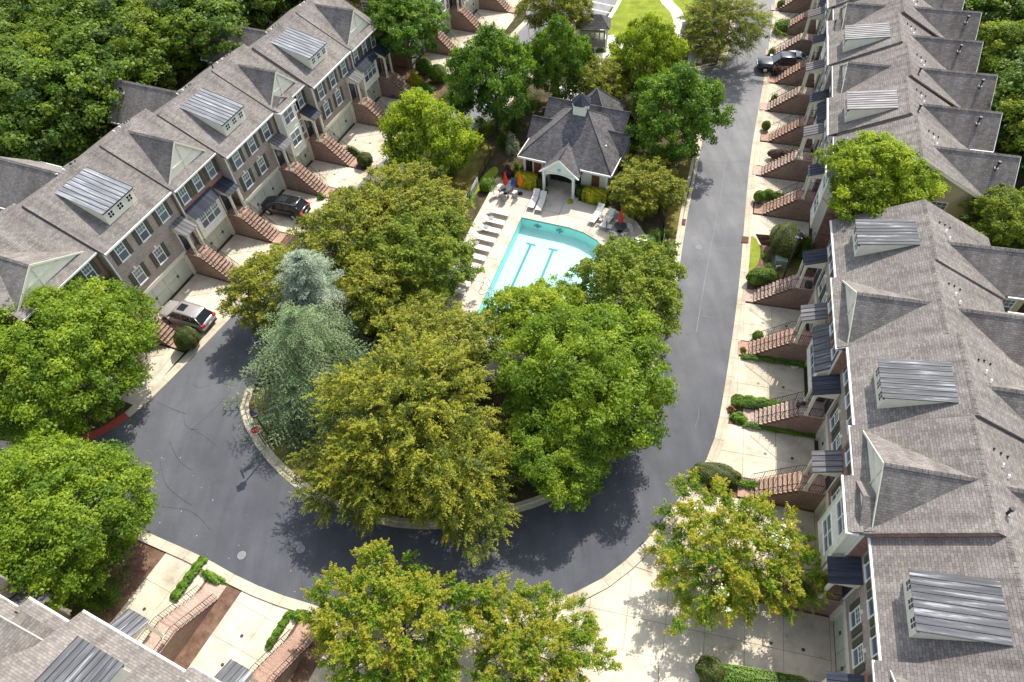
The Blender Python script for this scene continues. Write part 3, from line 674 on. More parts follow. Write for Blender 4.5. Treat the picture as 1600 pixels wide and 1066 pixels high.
    m = new('cream'); m.box(g0 - 0.3, g0 - 0.125, -0.05, -0.002, 0.02, gh * 0.98).box(g1 + 0.125, g1 + 0.3, -0.05, -0.002, 0.02, gh * 0.98).box(g0 - 0.3, g1 + 0.3, -0.06, -0.002, gh + 0.143, gh + 0.42); m.build('stone_surround', T)
    # front windows
    ztop, zmid = EZ - 1.15, 4.2
    if typ == 'G':
        for q in (0.19, 0.5, 0.81): shuttered(T, X(W * q), -0.004, ztop)
        for q in (0.47, 0.79): shuttered(T, X(W * q), -0.004, zmid, arch=True)
    elif bay == 'one':
        for q in (0.17, 0.5, 0.83): shuttered(T, X(W * q), -0.004, ztop, w=0.85)
    else:
        for q in (0.17, 0.42): shuttered(T, X(W * q), -0.004, ztop, w=0.85)
        shuttered(T, X(W * 0.39), -0.004, zmid, w=0.85, right=False)
    # shed dormer on the grey houses
    if typ == 'G':
        d0, d1 = dorm or (W * 0.5 - 1.0, W * 0.5 + 1.9); yf = 0.75; yr = half - 0.75; zt, zq = roofz(yf) + 1.25, roofz(yr) + 0.02
        m = new('cream'); m.extx([(yf, roofz(yf) - 0.05), (yf, zt), (yr, zq), (yr, zq - 0.1)], d0 + 0.12, d1 - 0.12); dm = m.build('dormer', T)
        m = new('seam'); m.extx([(yf - 0.02, zt - 0.02), (yf - 0.02, zt - 0.12), (yf - 0.12, zt - 0.12), (yf - 0.12, zt - 0.02)], d0 + 0.02, d1 - 0.02); m.build('eave_strip', dm)
        panel_run(dm, 'metal_panel', min(X(d0), X(d1)), max(X(d0), X(d1)), 8, yf - 0.18, zt + 0.0, yr + 0.06, zq + 0.03, roofmetal)
        for q in (0.2, 0.5, 0.8):
            def dw():
                k_ = mb('white'); s_ = 0.29; k_.box(-s_, s_, -0.04, 0, -s_, s_); k_.mat('glass_dk'); 
                for a_ in (-1, 1):
                    for b_ in (-1, 1): k_.box(min(a_ * 0.03, a_ * 0.23), max(a_ * 0.03, a_ * 0.23), -0.05, -0.035, min(b_ * 0.03, b_ * 0.23), max(b_ * 0.03, b_ * 0.23))
                return k_.mesh('dormer_window')
            inst('dormer_window', cached('dw', dw), dm, (X(d0 + (d1 - d0) * q), yf - 0.002, (roofz(yf) + zt) / 2 + 0.08))
    else:
        # cream pediment with a skirt roof, its gable running back into the main roof
        gx = W / 2 + gshift; gl, gr = gx - 0.05, W - 0.05 - gx; gz = min(EZ + 0.05 + gr * gslope, zr - 0.15); yb = min(half - 0.1, (gz - EZ) / sl - 0.35 + 0.3); yf = 0.22; gw = gr
        m = new('shingle'); m.exty([(gx - gl, EZ + 0.10), (gx, gz), (gx + gr, EZ + 0.10), (gx + gr, EZ - 0.04), (gx, gz - 0.14), (gx - gl, EZ - 0.04)], yf, yb); go = m.build('front_gable_roof', T)
        m = new('shingle'); yy = yf
        while yy < yb - 0.3:
            m.exty([(gx - 0.16, gz - 0.07), (gx, gz + 0.05), (gx + 0.16, gz - 0.07), (gx, gz - 0.02)], yy, yy + 0.28); yy += 0.3
        m.build('ridge_cap', go)
        m = new('pale'); m.exty([(gx - gl + 0.15, EZ + 0.02), (gx + gr - 0.15, EZ + 0.02), (gx, gz - 0.16)], yf + 0.10, yf + 0.22); pd = m.build('pediment', T)
        m = new('cream'); rk = 0.16
        m.exty([(gx - gl - 0.02, EZ + 0.08), (gx, gz - 0.01), (gx, gz - 0.01 - rk * 1.25), (gx - gl + 0.2, EZ + 0.08)], yf - 0.05, yf + 0.02)
        m.exty([(gx + gr + 0.02, EZ + 0.08), (gx, gz - 0.012), (gx, gz - 0.012 - rk * 1.25), (gx + gr - 0.2, EZ + 0.08)], yf - 0.05, yf + 0.02); m.build('bargeboard', pd)
        m = new('cream'); m.exty([(gx - 0.05, EZ + 0.2), (gx + 0.05, EZ + 0.2), (gx + 0.05, gz - 0.2), (gx - 0.05, gz - 0.2)], yf + 0.04, yf + 0.10); m.box(gx - gl * 0.5, gx + gr * 0.5, yf + 0.03, yf + 0.10, EZ + 1.05, EZ + 1.17); m.build('trim_board', pd)
        m = new('seam' if False else 'shingle'); m.extx([(-0.40, EZ + 0.035), (-0.40, EZ + 0.06), (yf + 0.1, EZ + 0.40), (yf + 0.1, EZ + 0.28)], 0.12, W - 0.12); m.build('skirt_roof', T)
    # bays
    if bay == 'one':
        b0, b1, by = W * 0.36, W - 0.35, -0.6; z0, z1 = 2.75, 5.05
        m = new('pale'); m.box(b0, b1, by, -0.002, z0, z1); bo = m.build('bay', T)
        cx = (b0 + b1) / 2; bw = (b1 - b0) * 0.78
        m = new('cream')
        for x in (b0 - 0.02, b1 - 0.1): m.box(x, x + 0.12, by - 0.03, by + 0.1, z0, z1)
        m.box(b0 - 0.02, b1 + 0.02, by - 0.035, by, z0 - 0.02, z0 + 0.12); m.box(b0 + 0.1, b1 - 0.1, by - 0.025, by, z0 + 0.62, z0 + 0.7)
        for q in (0.33, 0.67): m.box(b0 + (b1 - b0) * q - 0.03, b0 + (b1 - b0) * q + 0.03, by - 0.02, by, z0 + 0.1, z0 + 0.62)
        m.build('trim', bo)
        f = add_window(T, X(cx), by - 0.004, 4.2, round(bw, 2), 1.45, 3)
        m = new('cream'); m.extx([(by - 0.18, z1 - 0.03), (-0.004, z1 - 0.03), (-0.004, z1 + 0.62)], b0 - 0.12, b1 + 0.12); m.build('bay_roof_frame', bo)
        panel_run(bo, 'metal_panel', min(X(b0), X(b1)) - 0.15, max(X(b0), X(b1)) + 0.15, 7, by - 0.28, z1 + 0.0, -0.006, z1 + 0.72, 'metal_blue' if porch != 'metal_porch' else 'metal')
    elif bay == 'two':
        b0, b1, by = W * 0.54, W - 0.2, -0.65; z0, z1 = 2.6, EZ - 0.05
        m = new('pale'); m.box(b0, b1, by, -0.002, z0, z1); bo = m.build('bay', T)
        m = new('cream')
        for x in (b0 - 0.02, b1 - 0.1): m.box(x, x + 0.12, by - 0.03, by + 0.1, z0, z1)
        m.box(b0 - 0.02, b1 + 0.02, by - 0.035, by, z0 - 0.02, z0 + 0.12); m.box(b0 + 0.1, b1 - 0.1, by - 0.03, by, 5.25, 5.35); m.box(b0 + 0.1, b1 - 0.1, by - 0.03, by, 5.85, 5.95)
        for q in (0.33, 0.67):
            m.box(b0 + (b1 - b0) * q - 0.03, b0 + (b1 - b0) * q + 0.03, by - 0.02, by, z0 + 0.12, z0 + 0.75); m.box(b0 + (b1 - b0) * q - 0.03, b0 + (b1 - b0) * q + 0.03, by - 0.02, by, 5.35, 5.85)
        m.build('trim', bo)
        cx = (b0 + b1) / 2
        for zz in (4.3, 6.8): add_window(T, X(cx), by - 0.004, zz, round((b1 - b0) * 0.72, 2), 1.5, 2, grid='none')
        bw = (b1 - b0) / 2 + 0.22; bz = EZ + 0.1 + bw * 0.62
        m = new('shingle'); m.exty([(cx - bw, EZ + 0.06), (cx, bz), (cx + bw, EZ + 0.06), (cx + bw, EZ - 0.06), (cx, bz - 0.12), (cx - bw, EZ - 0.06)], by + 0.25, 1.9); bg = m.build('bay_gable_roof', bo)
        m = new('pale'); m.exty([(cx - bw + 0.1, EZ), (cx + bw - 0.1, EZ), (cx, bz - 0.12)], by + 0.4, by + 0.5); m.build('bay_pediment', bo)
        m = new('shingle'); m.extx([(by - 0.3, EZ - 0.04), (by - 0.3, EZ + 0.02), (by + 0.42, EZ + 0.32), (by + 0.42, EZ - 0.04)], cx - bw, cx + bw); m.build('bay_skirt_roof', bo)
        m = new('white'); m.box(cx - bw - 0.02, cx + bw + 0.02, by - 0.4, by - 0.302, EZ - 0.1, EZ + 0.03).box(cx + bw + 0.002, cx + bw + 0.09, by - 0.4, -0.36, EZ - 0.1, EZ + 0.03); m.build('bay_gutter', bo)
    # entry porch
    p0, p1, py_, pzw, pzo = 0.12, 1.54, -1.42, 5.55, 4.95
    m = new('cream'); m.extx([(py_, pzo - 0.22), (py_, pzo - 0.02), (-0.004, pzw - 0.03), (-0.004, pzo - 0.22)], p0 + 0.05, p1 - 0.05); po = m.build('porch', T)
    panel_run(po, 'metal_panel', min(X(p0), X(p1)) - 0.06, max(X(p0), X(p1)) + 0.06, 4, py_ - 0.15, pzo - 0.04, -0.006, pzw + 0.02, porch)
    for x in (p0 + 0.15, p1 - 0.15): inst('column', cached('col', lambda: mb('cream').box(-0.09, 0.09, -0.09, 0.09, 0, 2.33).box(-0.13, 0.13, -0.13, 0.13, 0, 0.16).box(-0.12, 0.12, -0.12, 0.12, 2.18, 2.3).mesh('column')), po, (X(x), py_ + 0.13, 2.42))
    fd = inst('front_door', cached('fd', lambda: mb('white').box(-0.56, 0.56, -0.05, 0, 0, 2.2).mat('darkdoor').box(-0.45, 0.45, -0.065, -0.03, 0.03, 2.1).mat('glass_lo').box(-0.27, 0.27, -0.075, -0.05, 1.1, 1.95).mesh('front_door')), T, (X((p0 + p1) / 2), -0.004, 2.44))
    return T

NSTEP = 11
def stairs_proto(mat):
    """flight of brick steps from a landing at the door down to the street; local frame of the house, x across 0..1.66"""
    T = empty('front_steps'); w0, w1 = -0.68, 0.68; top = 2.42; yl = -1.7; tr = 0.245; r_ = top / NSTEP
    yb = yl - (NSTEP - 1) * tr
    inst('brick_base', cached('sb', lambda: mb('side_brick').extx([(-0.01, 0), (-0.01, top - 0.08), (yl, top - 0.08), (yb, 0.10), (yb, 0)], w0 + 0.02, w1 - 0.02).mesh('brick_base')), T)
    inst('landing', cached(('ld', mat), lambda: mb(mat).box(w0, w1, yl, -0.012, top - 0.08, top + 0.02).mesh('landing')), T)
    def st():
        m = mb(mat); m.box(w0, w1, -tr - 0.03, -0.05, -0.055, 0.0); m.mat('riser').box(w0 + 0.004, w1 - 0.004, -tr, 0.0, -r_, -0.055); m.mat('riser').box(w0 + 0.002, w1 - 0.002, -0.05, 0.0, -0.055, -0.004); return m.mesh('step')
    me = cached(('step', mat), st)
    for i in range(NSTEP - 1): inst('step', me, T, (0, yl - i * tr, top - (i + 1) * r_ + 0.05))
    inst('brick_pad', cached(('pad', mat), lambda: mb(mat).box(w0, w1, yb - 0.85, yb + 0.02, 0.0, 0.14).mesh('brick_pad')), T)
    def rail():
        m = mb('black'); P = [(0, -0.25, top + 0.9), (0, yl, top + 0.9), (0, yb - 0.1, 0.22 + 0.9)]
        m.tube(P, 0.022, 5); m.tube([(0, -0.25, top + 0.1), (0, yl, top + 0.12), (0, yb - 0.1, 0.35)], 0.014, 4)
        for i in range(30):
            t = i / 29; y = -0.3 + (yb - 0.1 + 0.3) * t; zt = top + 0.9 if y > yl else top + 0.9 - (yl - y) / (yl - yb + 0.1) * (top - 0.22)
            rr = 0.018 if i % 6 == 0 else 0.008; m.box(-rr, rr, y - rr, y + rr, zt - 0.88, zt)
        return m.mesh('handrail')
    me = cached('rail', rail)
    for x in (w0 + 0.05, w1 - 0.05): inst('handrail', me, T, (x, 0, 0))
    return T
STEP = {}
def front_steps(mat, T, mir, label, sc=1.0, sz=1.0):
    if mat not in STEP: r = STEP[mat] = stairs_proto(mat)
    else: r = copy_tree_fast(STEP[mat])
    off = Matrix.Rotation(T.rotation_euler.z, 3, 'Z') @ Vector((-0.83 if mir else 0.83, 0, 0))
    r.location = T.location + off; r.rotation_euler = T.rotation_euler; r.scale = (1, sc, sz)
    setp(r, label, 'steps', 'brick front steps of the townhouses'); return r
def copy_tree_fast(o, parent=None):
    c = o.copy(); C.link(c)
    if parent is not None: c.parent = parent
    for ch in list(o.children): copy_tree_fast(ch, c)
    return c

def slab_piece(m_key, x0, x1, y0, y1): return cached(('slab', round(x0, 2), round(x1, 2), round(y0, 2), round(y1, 2)), lambda: mb('concrete').box(x0, x1, y0, y1, -0.1, 0.024).mesh('concrete_slab'))
def driveway(T, W, mir, L=6.2, x_lo=1.62, seed=0, xe=0.0):
    """slabs between two flights of steps, running from the garage to the kerb"""
    root = mb('joint').box(-W + 0.1 if mir else x_lo, -x_lo if mir else W - 0.1 + xe, -L, -0.06, -0.05, 0.008).build('driveway', None, T.location, T.rotation_euler); setp(root, kind='structure')
    ys = [-0.08, -2.7, -4.9] + [-4.9 - 2.3 * i for i in range(1, 12)]; ys = [y for y in ys if y > -L + 0.4] + [-L]
    xs = [x_lo, (x_lo + W) / 2 + 0.2, W - 0.06 + xe]
    for a, b in zip(ys[:-1], ys[1:]):
        for c, d in zip(xs[:-1], xs[1:]):
            inst('concrete_slab', slab_piece(0, (-d if mir else c) + 0.012, (-c if mir else d) - 0.012, b + 0.012, a - 0.012), root)
    bed = mb('mulch').box(-x_lo if mir else -0.06, 0.06 if mir else x_lo, -min(L, 7.6) + 0.6, -0.06, -0.05, 0.016).build('planting_bed', None, T.location, T.rotation_euler); setp(bed, kind='structure')
    for q in (1.6, 3.4): inst('drain_cap', cached('cap', lambda: mb('tar').tube([(0, 0, 0.0), (0, 0, 0.034)], 0.11, 12).mesh('drain_cap')), root, (X_(W * 0.62, mir), -q, 0))
    return root
def X_(x, mir): return -x if mir else x
def rowpt(th, s, d):
    a = math.radians(th); return Vector((math.cos(a) * s - math.sin(a) * d, math.sin(a) * s + math.cos(a) * d, 0))

HOUSES = []
G_ = 'townhouses in the attached rows'
def house(typ, bay, th, s0, s1, d, mir, label, steps='step_brick', L=6.2, rz=None, short='', **kw):
    W = abs(s1 - s0) - 0.004
    o = rowpt(th, s1 if mir else s0, d); rz = math.radians(th if rz is None else rz)
    T = townhouse(typ, W, mir, o, rz, label, bay=bay, group=G_, seed=len(HOUSES), **kw); HOUSES.append((T, W, mir))
    if steps: front_steps(steps, T, mir, 'brick front steps to the ' + short)
    if L: driveway(T, W, mir, L, seed=len(HOUSES))
    return T
# right row, near the camera (th: compass of the row, s: along it, d: depth)
th = -106.5
kw = dict(half=4.95, zr=10.75)
house('G', None, th, -42.35, -36.6, 13.05, False, 'grey end house below the lamp post on the right', 'step_pale', 6.0, ends=(True, False), dorm=(1.55, 4.15), porch='metal_blue', short='grey end house beside the lamp post bed', **kw)
house('B', 'one', th, -36.6, -30.25, 12.78, False, 'red brick house with dark metal roofed bay in the near right row', 'step_brick', 5.9, porch='metal_porch', short='red house with three small shrubs, near right row', **kw)
kw = dict(half=4.95, zr=11.05)
house('G', None, th, -30.25, -24.45, 13.32, False, 'grey brick house with grey striped dormer, middle of near right row', 'step_pale', 7.2, dorm=(2.1, 4.95), porch='metal_blue', EZ=8.3, short='grey house with ivy on both sides, right row', **kw)
kw = dict(half=4.95, zr=10.95)
house('B', 'two', th, -24.45, -17.75, 13.12, False, 'red brick house with pale two storey bay beside the blossoming tree on the right', 'step_brick', 10.5, porch='metal_porch', EZ=8.2, short='red house just above the white blossoming tree', **kw)
kw = dict(half=4.95, zr=10.75)
house('G', None, th, -17.75, -11.6, 13.72, False, 'grey brick house with the largest striped metal dormer, at lower right', 'step_brick', 15.5, dorm=(2.15, 5.1), porch='metal_blue', short='grey house at lower right, half under the blossoming tree', **kw)
house('B', 'one', th, -11.6, -5.2, 13.4, False, 'red brick house cut off by the bottom right edge of the frame', 'step_brick', 15.5, porch='metal_blue', short='house at the bottom right edge of the frame', **kw)
# right row, farther up the road
kw = dict(half=4.95, zr=10.8)
def S(typ, bay, s0, d, label, short, st, **k2):
    o = rowpt(-106.5, s0, d + 0.35); L_ = 6.3
    T = townhouse(typ, 5.66, False, o, math.radians(-109.2), label, bay=bay, group=G_, seed=20 + int(-s0), **{**kw, **k2}); HOUSES.append((T, 5.66, False))
    front_steps(st, T, False, 'brick front steps to the ' + short); driveway(T, 5.66, False, L_, seed=int(-s0))
S('B', 'two', -53.35, 13.45, 'red brick end house behind the bright round tree, tan siding on its near gable', 'house with three round shrubs, near the bright round tree', 'step_brick', ends=(False, True), porch='metal_blue', roofmetal='metal_pale')
S('G', None, -59.1, 13.25, 'grey brick house with pale weathered dormer just above the bright round tree', 'grey house above the bright round tree, clipped brown hedge beside', 'step_pale', dorm=(1.9, 4.6), roofmetal='metal_pale')
S('B', 'one', -64.8, 13.95, 'red brick house with dark triangular gable, two doors below the parked pickup', 'red house two doors below the parked pickup truck', 'step_brick', porch='metal_blue')
S('G', None, -70.4, 13.78, 'grey brick house with pale striped dormer, next door below the parked pickup', 'grey house one door below the parked pickup truck', 'step_pale', dorm=(1.7, 4.4), roofmetal='metal_pale')
S('B', 'two', -76.0, 14.6, 'red brick house whose driveway holds the pickup truck and the white car', 'house of the pickup truck, reddish hedge beside', 'step_brick', porch='metal_blue')
S('G', None, -81.7, 14.3, 'grey brick house one door above the parked pickup truck, upper right', 'grey house one door above the parked pickup truck', 'step_pale', dorm=(1.7, 4.4), roofmetal='metal_pale')
S('B', 'one', -87.3, 15.1, 'red brick house at the top edge, bright green hedge by its steps', 'red house at the top edge, bright green hedge beside', 'step_brick', porch='metal_blue')
S('G', None, -93.0, 14.9, 'grey brick house farthest up the right road, mostly out of frame', 'farthest house up the right road', 'step_pale', roofmetal='metal_pale')
# left row
th = 65.2; kw = dict(half=5.35, gshift=0.1, gslope=1.12)
kb = dict(rear_on=False); kg = dict(rear_hw=2.9, rear=(0.42, 3.4), roofmetal='metal_silver')
house('B', 'one', th, 15.6, 22.85, 45.0, True, 'red brick house partly hidden by the big round tree at left', 'step_brick', 5.6, short='house left of the silver car', EZ=8.3, zr=11.50, **{**kw, **kb, 'gslope': 0.8, 'gshift': 0.6})
house('G', None, th, 22.9, 30.72, 44.37, True, 'grey brick house with large striped dormer, behind the silver car', 'step_brick', 6.2, dorm=(2.2, 5.6), porch='metal_porch', short='grey house of the silver car', EZ=8.15, zr=11.35, **kw, **kg)
house('B', 'one', th, 30.75, 36.3, 44.12, True, 'red brick house with metal roofed bay, between the silver and the black car', 'step_brick', 6.2, porch='metal_blue', short='red house between the silver and the black car', EZ=8.15, zr=11.35, **kw, **kb)
house('G', None, th, 36.33, 43.62, 43.18, True, 'grey brick house with striped dormer, behind the black car', 'step_brick', 6.2, dorm=(2.2, 5.4), porch='metal_porch', short='grey house of the black car', EZ=7.75, zr=10.95, **kw, **kg)
house('B', 'two', th, 43.65, 48.68, 43.0, True, 'red brick house with white two storey bay in the left row', 'step_brick', 6.2, porch='metal_blue', short='red house with white two storey bay in the left row', EZ=7.75, zr=10.95, **kw, **kb)
house('G', None, th, 48.7, 55.95, 42.1, True, 'grey brick house with striped dormer, second from far end of left row', 'step_brick', 6.2, dorm=(2.2, 5.4), porch='metal_porch', short='second house from the far end of the left row', EZ=7.5, zr=10.70, **kw, **kg)
house('B', 'one', th, 55.98, 61.5, 41.95, True, 'red brick end house beside the slim trunked tree, far end of left row', 'step_brick', 5.6, porch='metal_blue', ends=(True, False), short='red end house beside the slim trunked tree', EZ=7.5, zr=10.70, **kw, **kb)
# far row at the top of the frame
kw = dict(half=5.0, zr=10.8)
house('G', None, th, 66.4, 71.9, 41.4, True, 'grey brick house half hidden behind the slim trunked tree at the top', 'step_brick', 5.6, ends=(False, True), short='house nearest the far lamp post and the clipped balls', **kw)
house('B', 'two', th, 71.93, 78.0, 40.7, True, 'red brick house with pale bay at the top edge, left of the far road', 'step_brick', 5.6, short='far row house with the pale bay', **kw)
house('G', None, th, 78.03, 84.0, 39.4, True, 'grey brick house at the top edge beside the far road', 'step_brick', 5.6, short='grey house at the top edge beside the far road', **kw)
house('B', 'one', th, 84.03, 90.0, 38.7, True, 'red brick house beyond the top edge beside the far road', 'step_brick', 5.6, short='last house of the far road at the top', **kw)
# bottom left row, seen from above its roof
eA = at(136, 960, EZ); eB = at(315, 1066, EZ); dv = (eB - eA).xy.normalized(); inn_ = Vector((dv.y, -dv.x))
if inn_.dot(Vector((-0.5, -0.86))) < 0: inn_ = -inn_
rzb = math.atan2(-dv.y, -dv.x)
def BL(typ, bay, t0, W, setb, label, short, st, L, **k2):
    o = eA.xy + dv * t0 + inn_ * (0.35 + setb)
    T = townhouse(typ, W, True, (o.x, o.y, 0), rzb, label, bay=bay, group=G_, seed=50 + int(t0), half=4.95, zr=10.75, **k2); HOUSES.append((T, W, True))
    if st: front_steps(st, T, True, 'brick front steps to the ' + short, 1.08, 0.78)
    if L: driveway(T, W, True, L, x_lo=2.55, seed=3)
BL('G', None, -0.35, 7.0, 0.0, 'grey brick house at bottom left, its striped dormer near the frame corner', 'upper of two houses at bottom left', 'step_pale', 9.6, dorm=(2.1, 5.1), porch='metal')
BL('B', 'one', 6.66, 6.3, -0.3, 'red brick house at the bottom edge, lower of two with steps at bottom left', 'lower of two houses at bottom left', 'step_brick', 9.0, porch='metal')
BL('B', 'two', -6.66, 6.3, 1.3, 'red brick house in the bottom left corner, its pale bay under the eaves', '', None, 11.0)
BL('G', None, -12.97, 6.3, 0.2, 'grey house in the bottom left corner, farthest left of its row', '', None, 0)
#==TREES
# ------------------------------------------------------------------ foliage
def leaf_mesh(name, pos, nrm, size, aspect, tint, mats, midx=None, rng=None):
    N = len(pos); nrm = nrm / (np.linalg.norm(nrm, axis=1, keepdims=True) + 1e-9)
    r = rng.normal(size=(N, 3)); t = r - nrm * (r * nrm).sum(1, keepdims=True); t /= (np.linalg.norm(t, axis=1, keepdims=True) + 1e-9)
    b = np.cross(nrm, t); s = size[:, None]
    V = np.empty((N, 4, 3)); fold = nrm * s * 0.12
    V[:, 0] = pos - t * s * 0.5; V[:, 1] = pos + b * s * aspect * 0.5 + fold; V[:, 2] = pos + t * s * 0.5; V[:, 3] = pos - b * s * aspect * 0.5 + fold
    me = bpy.data.meshes.new(name); me.vertices.add(N * 4); me.vertices.foreach_set('co', V.reshape(-1).astype(np.float32))
    me.loops.add(N * 4); me.loops.foreach_set('vertex_index', np.arange(N * 4, dtype=np.int32))
    me.polygons.add(N); me.polygons.foreach_set('loop_start', np.arange(0, N * 4, 4, dtype=np.int32)); me.polygons.foreach_set('loop_total', np.full(N, 4, dtype=np.int32))
    for m in mats: me.materials.append(M[m])
    if midx is not None: me.polygons.foreach_set('material_index', midx.astype(np.int32))
    at_ = me.attributes.new('tint', 'FLOAT', 'POINT'); at_.data.foreach_set('value', np.repeat(np.clip(tint, 0, 1), 4).astype(np.float32))
    me.update(calc_edges=True); return me

def sph(rng, n):
    d = rng.normal(size=(n, 3)); return d / np.linalg.norm(d, axis=1, keepdims=True)

def crown(name, seed, mat, R=5.0, H=7.0, ncl=260, nlf=72000, leaf=0.2, aspect=0.55, rc=(0.14, 0.24), lobes=0.16, shoots=0.0, flowers=0.0, open_=0.0, low=0.25, tip_bias=0.0, flat=0.75, cone=0.0):
    """a crown centred on its own middle: leaf clumps spread through an uneven envelope; H full height"""
    rng = np.random.default_rng(seed); ph = rng.uniform(0, 6.28, 8)
    def env(d):
        cz = 1 - cone * (d[:, 2] - 0.1)
        az = np.arctan2(d[:, 1], d[:, 0]); el = d[:, 2]
        return cz * (1 + lobes * (np.sin(2 * az + ph[0]) * 0.5 + np.sin(3 * az + ph[1] + 2 * el) + 0.7 * np.sin(5 * az + ph[2] - 3 * el) + 0.6 * np.sin(4 * el + ph[3]) + 0.5 * np.sin(9 * az + ph[4] + 6 * el)))
    cand = sph(rng, ncl * 6); cand = cand[cand[:, 2] > -0.75]; cand = cand[rng.random(len(cand)) < np.where(cand[:, 2] < -0.1, 0.45, 1.0)][:ncl * 3]
    # even spacing: drop candidates too close to one already kept
    rad = np.where(rng.random(len(cand)) < 0.22, rng.uniform(0.35, 0.72, len(cand)), rng.uniform(0.74, 0.98, len(cand)))
    e_ = env(cand)[:, None]; C0 = cand * rad[:, None] * np.concatenate([e_, e_, np.ones_like(e_)], 1) * np.array([R, R, H / 2]); keep = []
    md = R * 0.155 * (1 + open_)
    for i in range(len(C0)):
        if len(keep) >= ncl: break
        if not keep or np.min(((C0[keep] - C0[i]) ** 2).sum(1)) > (md * (0.6 + 0.6 * rng.random())) ** 2: keep.append(i)
    Cc = C0[keep]; n = len(Cc); cd_ = Cc / np.array([R, R, H / 2]); cd_ = cd_ / (np.linalg.norm(cd_, axis=1, keepdims=True) + 1e-6)
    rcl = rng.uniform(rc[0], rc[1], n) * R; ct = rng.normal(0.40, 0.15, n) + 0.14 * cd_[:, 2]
    w = rcl ** 2; idx = rng.choice(n, nlf, p=w / w.sum()); d = sph(rng, nlf)
    # leaves sit on the outer, upper side of each clump
    d = d + 0.35 * cd_[idx] + np.array([0, 0, 0.25]); d /= np.linalg.norm(d, axis=1, keepdims=True)
    wob = 0.75 + 0.35 * np.sin(7 * d[:, 0] + idx) * np.sin(6 * d[:, 1] + idx * 1.7) + 0.2 * np.sin(11 * d[:, 2] + idx)
    rr = rcl[idx] * wob * np.where(rng.random(nlf) < 0.8, rng.uniform(0.8, 1.12, nlf), rng.uniform(0.3, 0.8, nlf))
    pos = Cc[idx] + d * rr[:, None] * np.array([1, 1, flat])
    nrm = 0.55 * d + 0.35 * cd_[idx] + np.array([0, 0, 0.45]) + rng.normal(size=(nlf, 3)) * 0.62
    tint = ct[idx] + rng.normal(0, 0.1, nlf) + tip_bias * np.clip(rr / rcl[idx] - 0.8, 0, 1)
    size = leaf * rng.uniform(0.35, 1.35, nlf) ** 1.0
    if shoots > 0:                                   # feathery shoots that break the outline
        ns = int(n * 5); ks = rng.choice(n, ns); sd_ = cd_[ks] + rng.normal(size=(ns, 3)) * 0.45 + np.array([0, 0, 0.05]); sd_ /= np.linalg.norm(sd_, axis=1, keepdims=True)
        per = 26; L = rng.uniform(0.5, 1.0, ns) * shoots * R; t = np.tile(np.linspace(0.15, 1, per), ns); ki = np.repeat(np.arange(ns), per)
        p = Cc[ks[ki]] + sd_[ki] * (rcl[ks[ki]] * 0.6 + t * L[ki])[:, None]; p[:, 2] -= (t ** 2) * L[ki] * 0.35
        side = np.cross(sd_[ki], np.array([0, 0, 1.0])); p += side * (rng.normal(size=len(t)) * (1.15 - t) * 0.10 * R * 0.25)[:, None] + rng.normal(size=p.shape) * 0.03
        pos = np.vstack([pos, p]); nrm = np.vstack([nrm, np.array([0, 0, 1.0]) + rng.normal(size=p.shape) * 0.5]); size = np.concatenate([size, leaf * rng.uniform(0.6, 1.1, len(p))])
        tint = np.concatenate([tint, ct[ks[ki]] + 0.10 + 0.32 * t + rng.normal(0, 0.08, len(p))])
    mats = [mat]; midx = np.zeros(len(pos))
    if flowers > 0:
        mats.append('petal_white'); sel = (rng.random(n) < flowers); f = sel[idx] & (d[:, 2] > 0.45) & (rng.random(nlf) < 0.35); midx[:nlf][f] = 1
    return leaf_mesh(name, pos, nrm, size, aspect, tint, mats, midx, rng)

def trunk_mesh(name, seed, R, H, th, tr=0.2, limbs=12, trunks=1):
    """trunk up to the crown (crown middle at height th + H/2) with limbs into it"""
    rg = random.Random(seed); m = mb('bark'); zc = th + H * 0.5
    for q in range(trunks):
        ox, oy = (rg.uniform(-0.35, 0.35), rg.uniform(-0.35, 0.35)) if trunks > 1 else (0, 0)
        fx, fy = ox * 5, oy * 5
        P = [(ox, oy, -0.2), (ox * 1.05, oy * 1.05, 0.3), (ox * 1.6, oy * 1.6, th * 0.6), (fx * 0.6, fy * 0.6, th + H * 0.25), (fx, fy, th + H * 0.62)]
        m.tube(P, [tr * 1.35, tr * 1.05, tr * 0.85, tr * 0.6, tr * 0.15], 9)
    for i in range(limbs):
        a = 2 * math.pi * i / limbs + rg.uniform(-0.3, 0.3); z0 = th * rg.uniform(0.75, 1.05) + H * rg.uniform(0, 0.3); L = R * rg.uniform(0.55, 0.85); up = rg.uniform(0.15, 0.9)
        e = (math.cos(a) * L, math.sin(a) * L, z0 + L * up); mid = (e[0] * 0.45, e[1] * 0.45, z0 + L * up * 0.6)
        m.tube([(0, 0, z0), mid, e], [tr * 0.5, tr * 0.33, tr * 0.07], 6, cap=False)
        for s in (-1, 1):
            b = a + s * rg.uniform(0.3, 0.6); f = (mid[0] + math.cos(b) * L * 0.45, mid[1] + math.sin(b) * L * 0.45, mid[2] + L * 0.35); m.tube([mid, f], [tr * 0.25, tr * 0.05], 5, cap=False)
    return m.mesh(name)

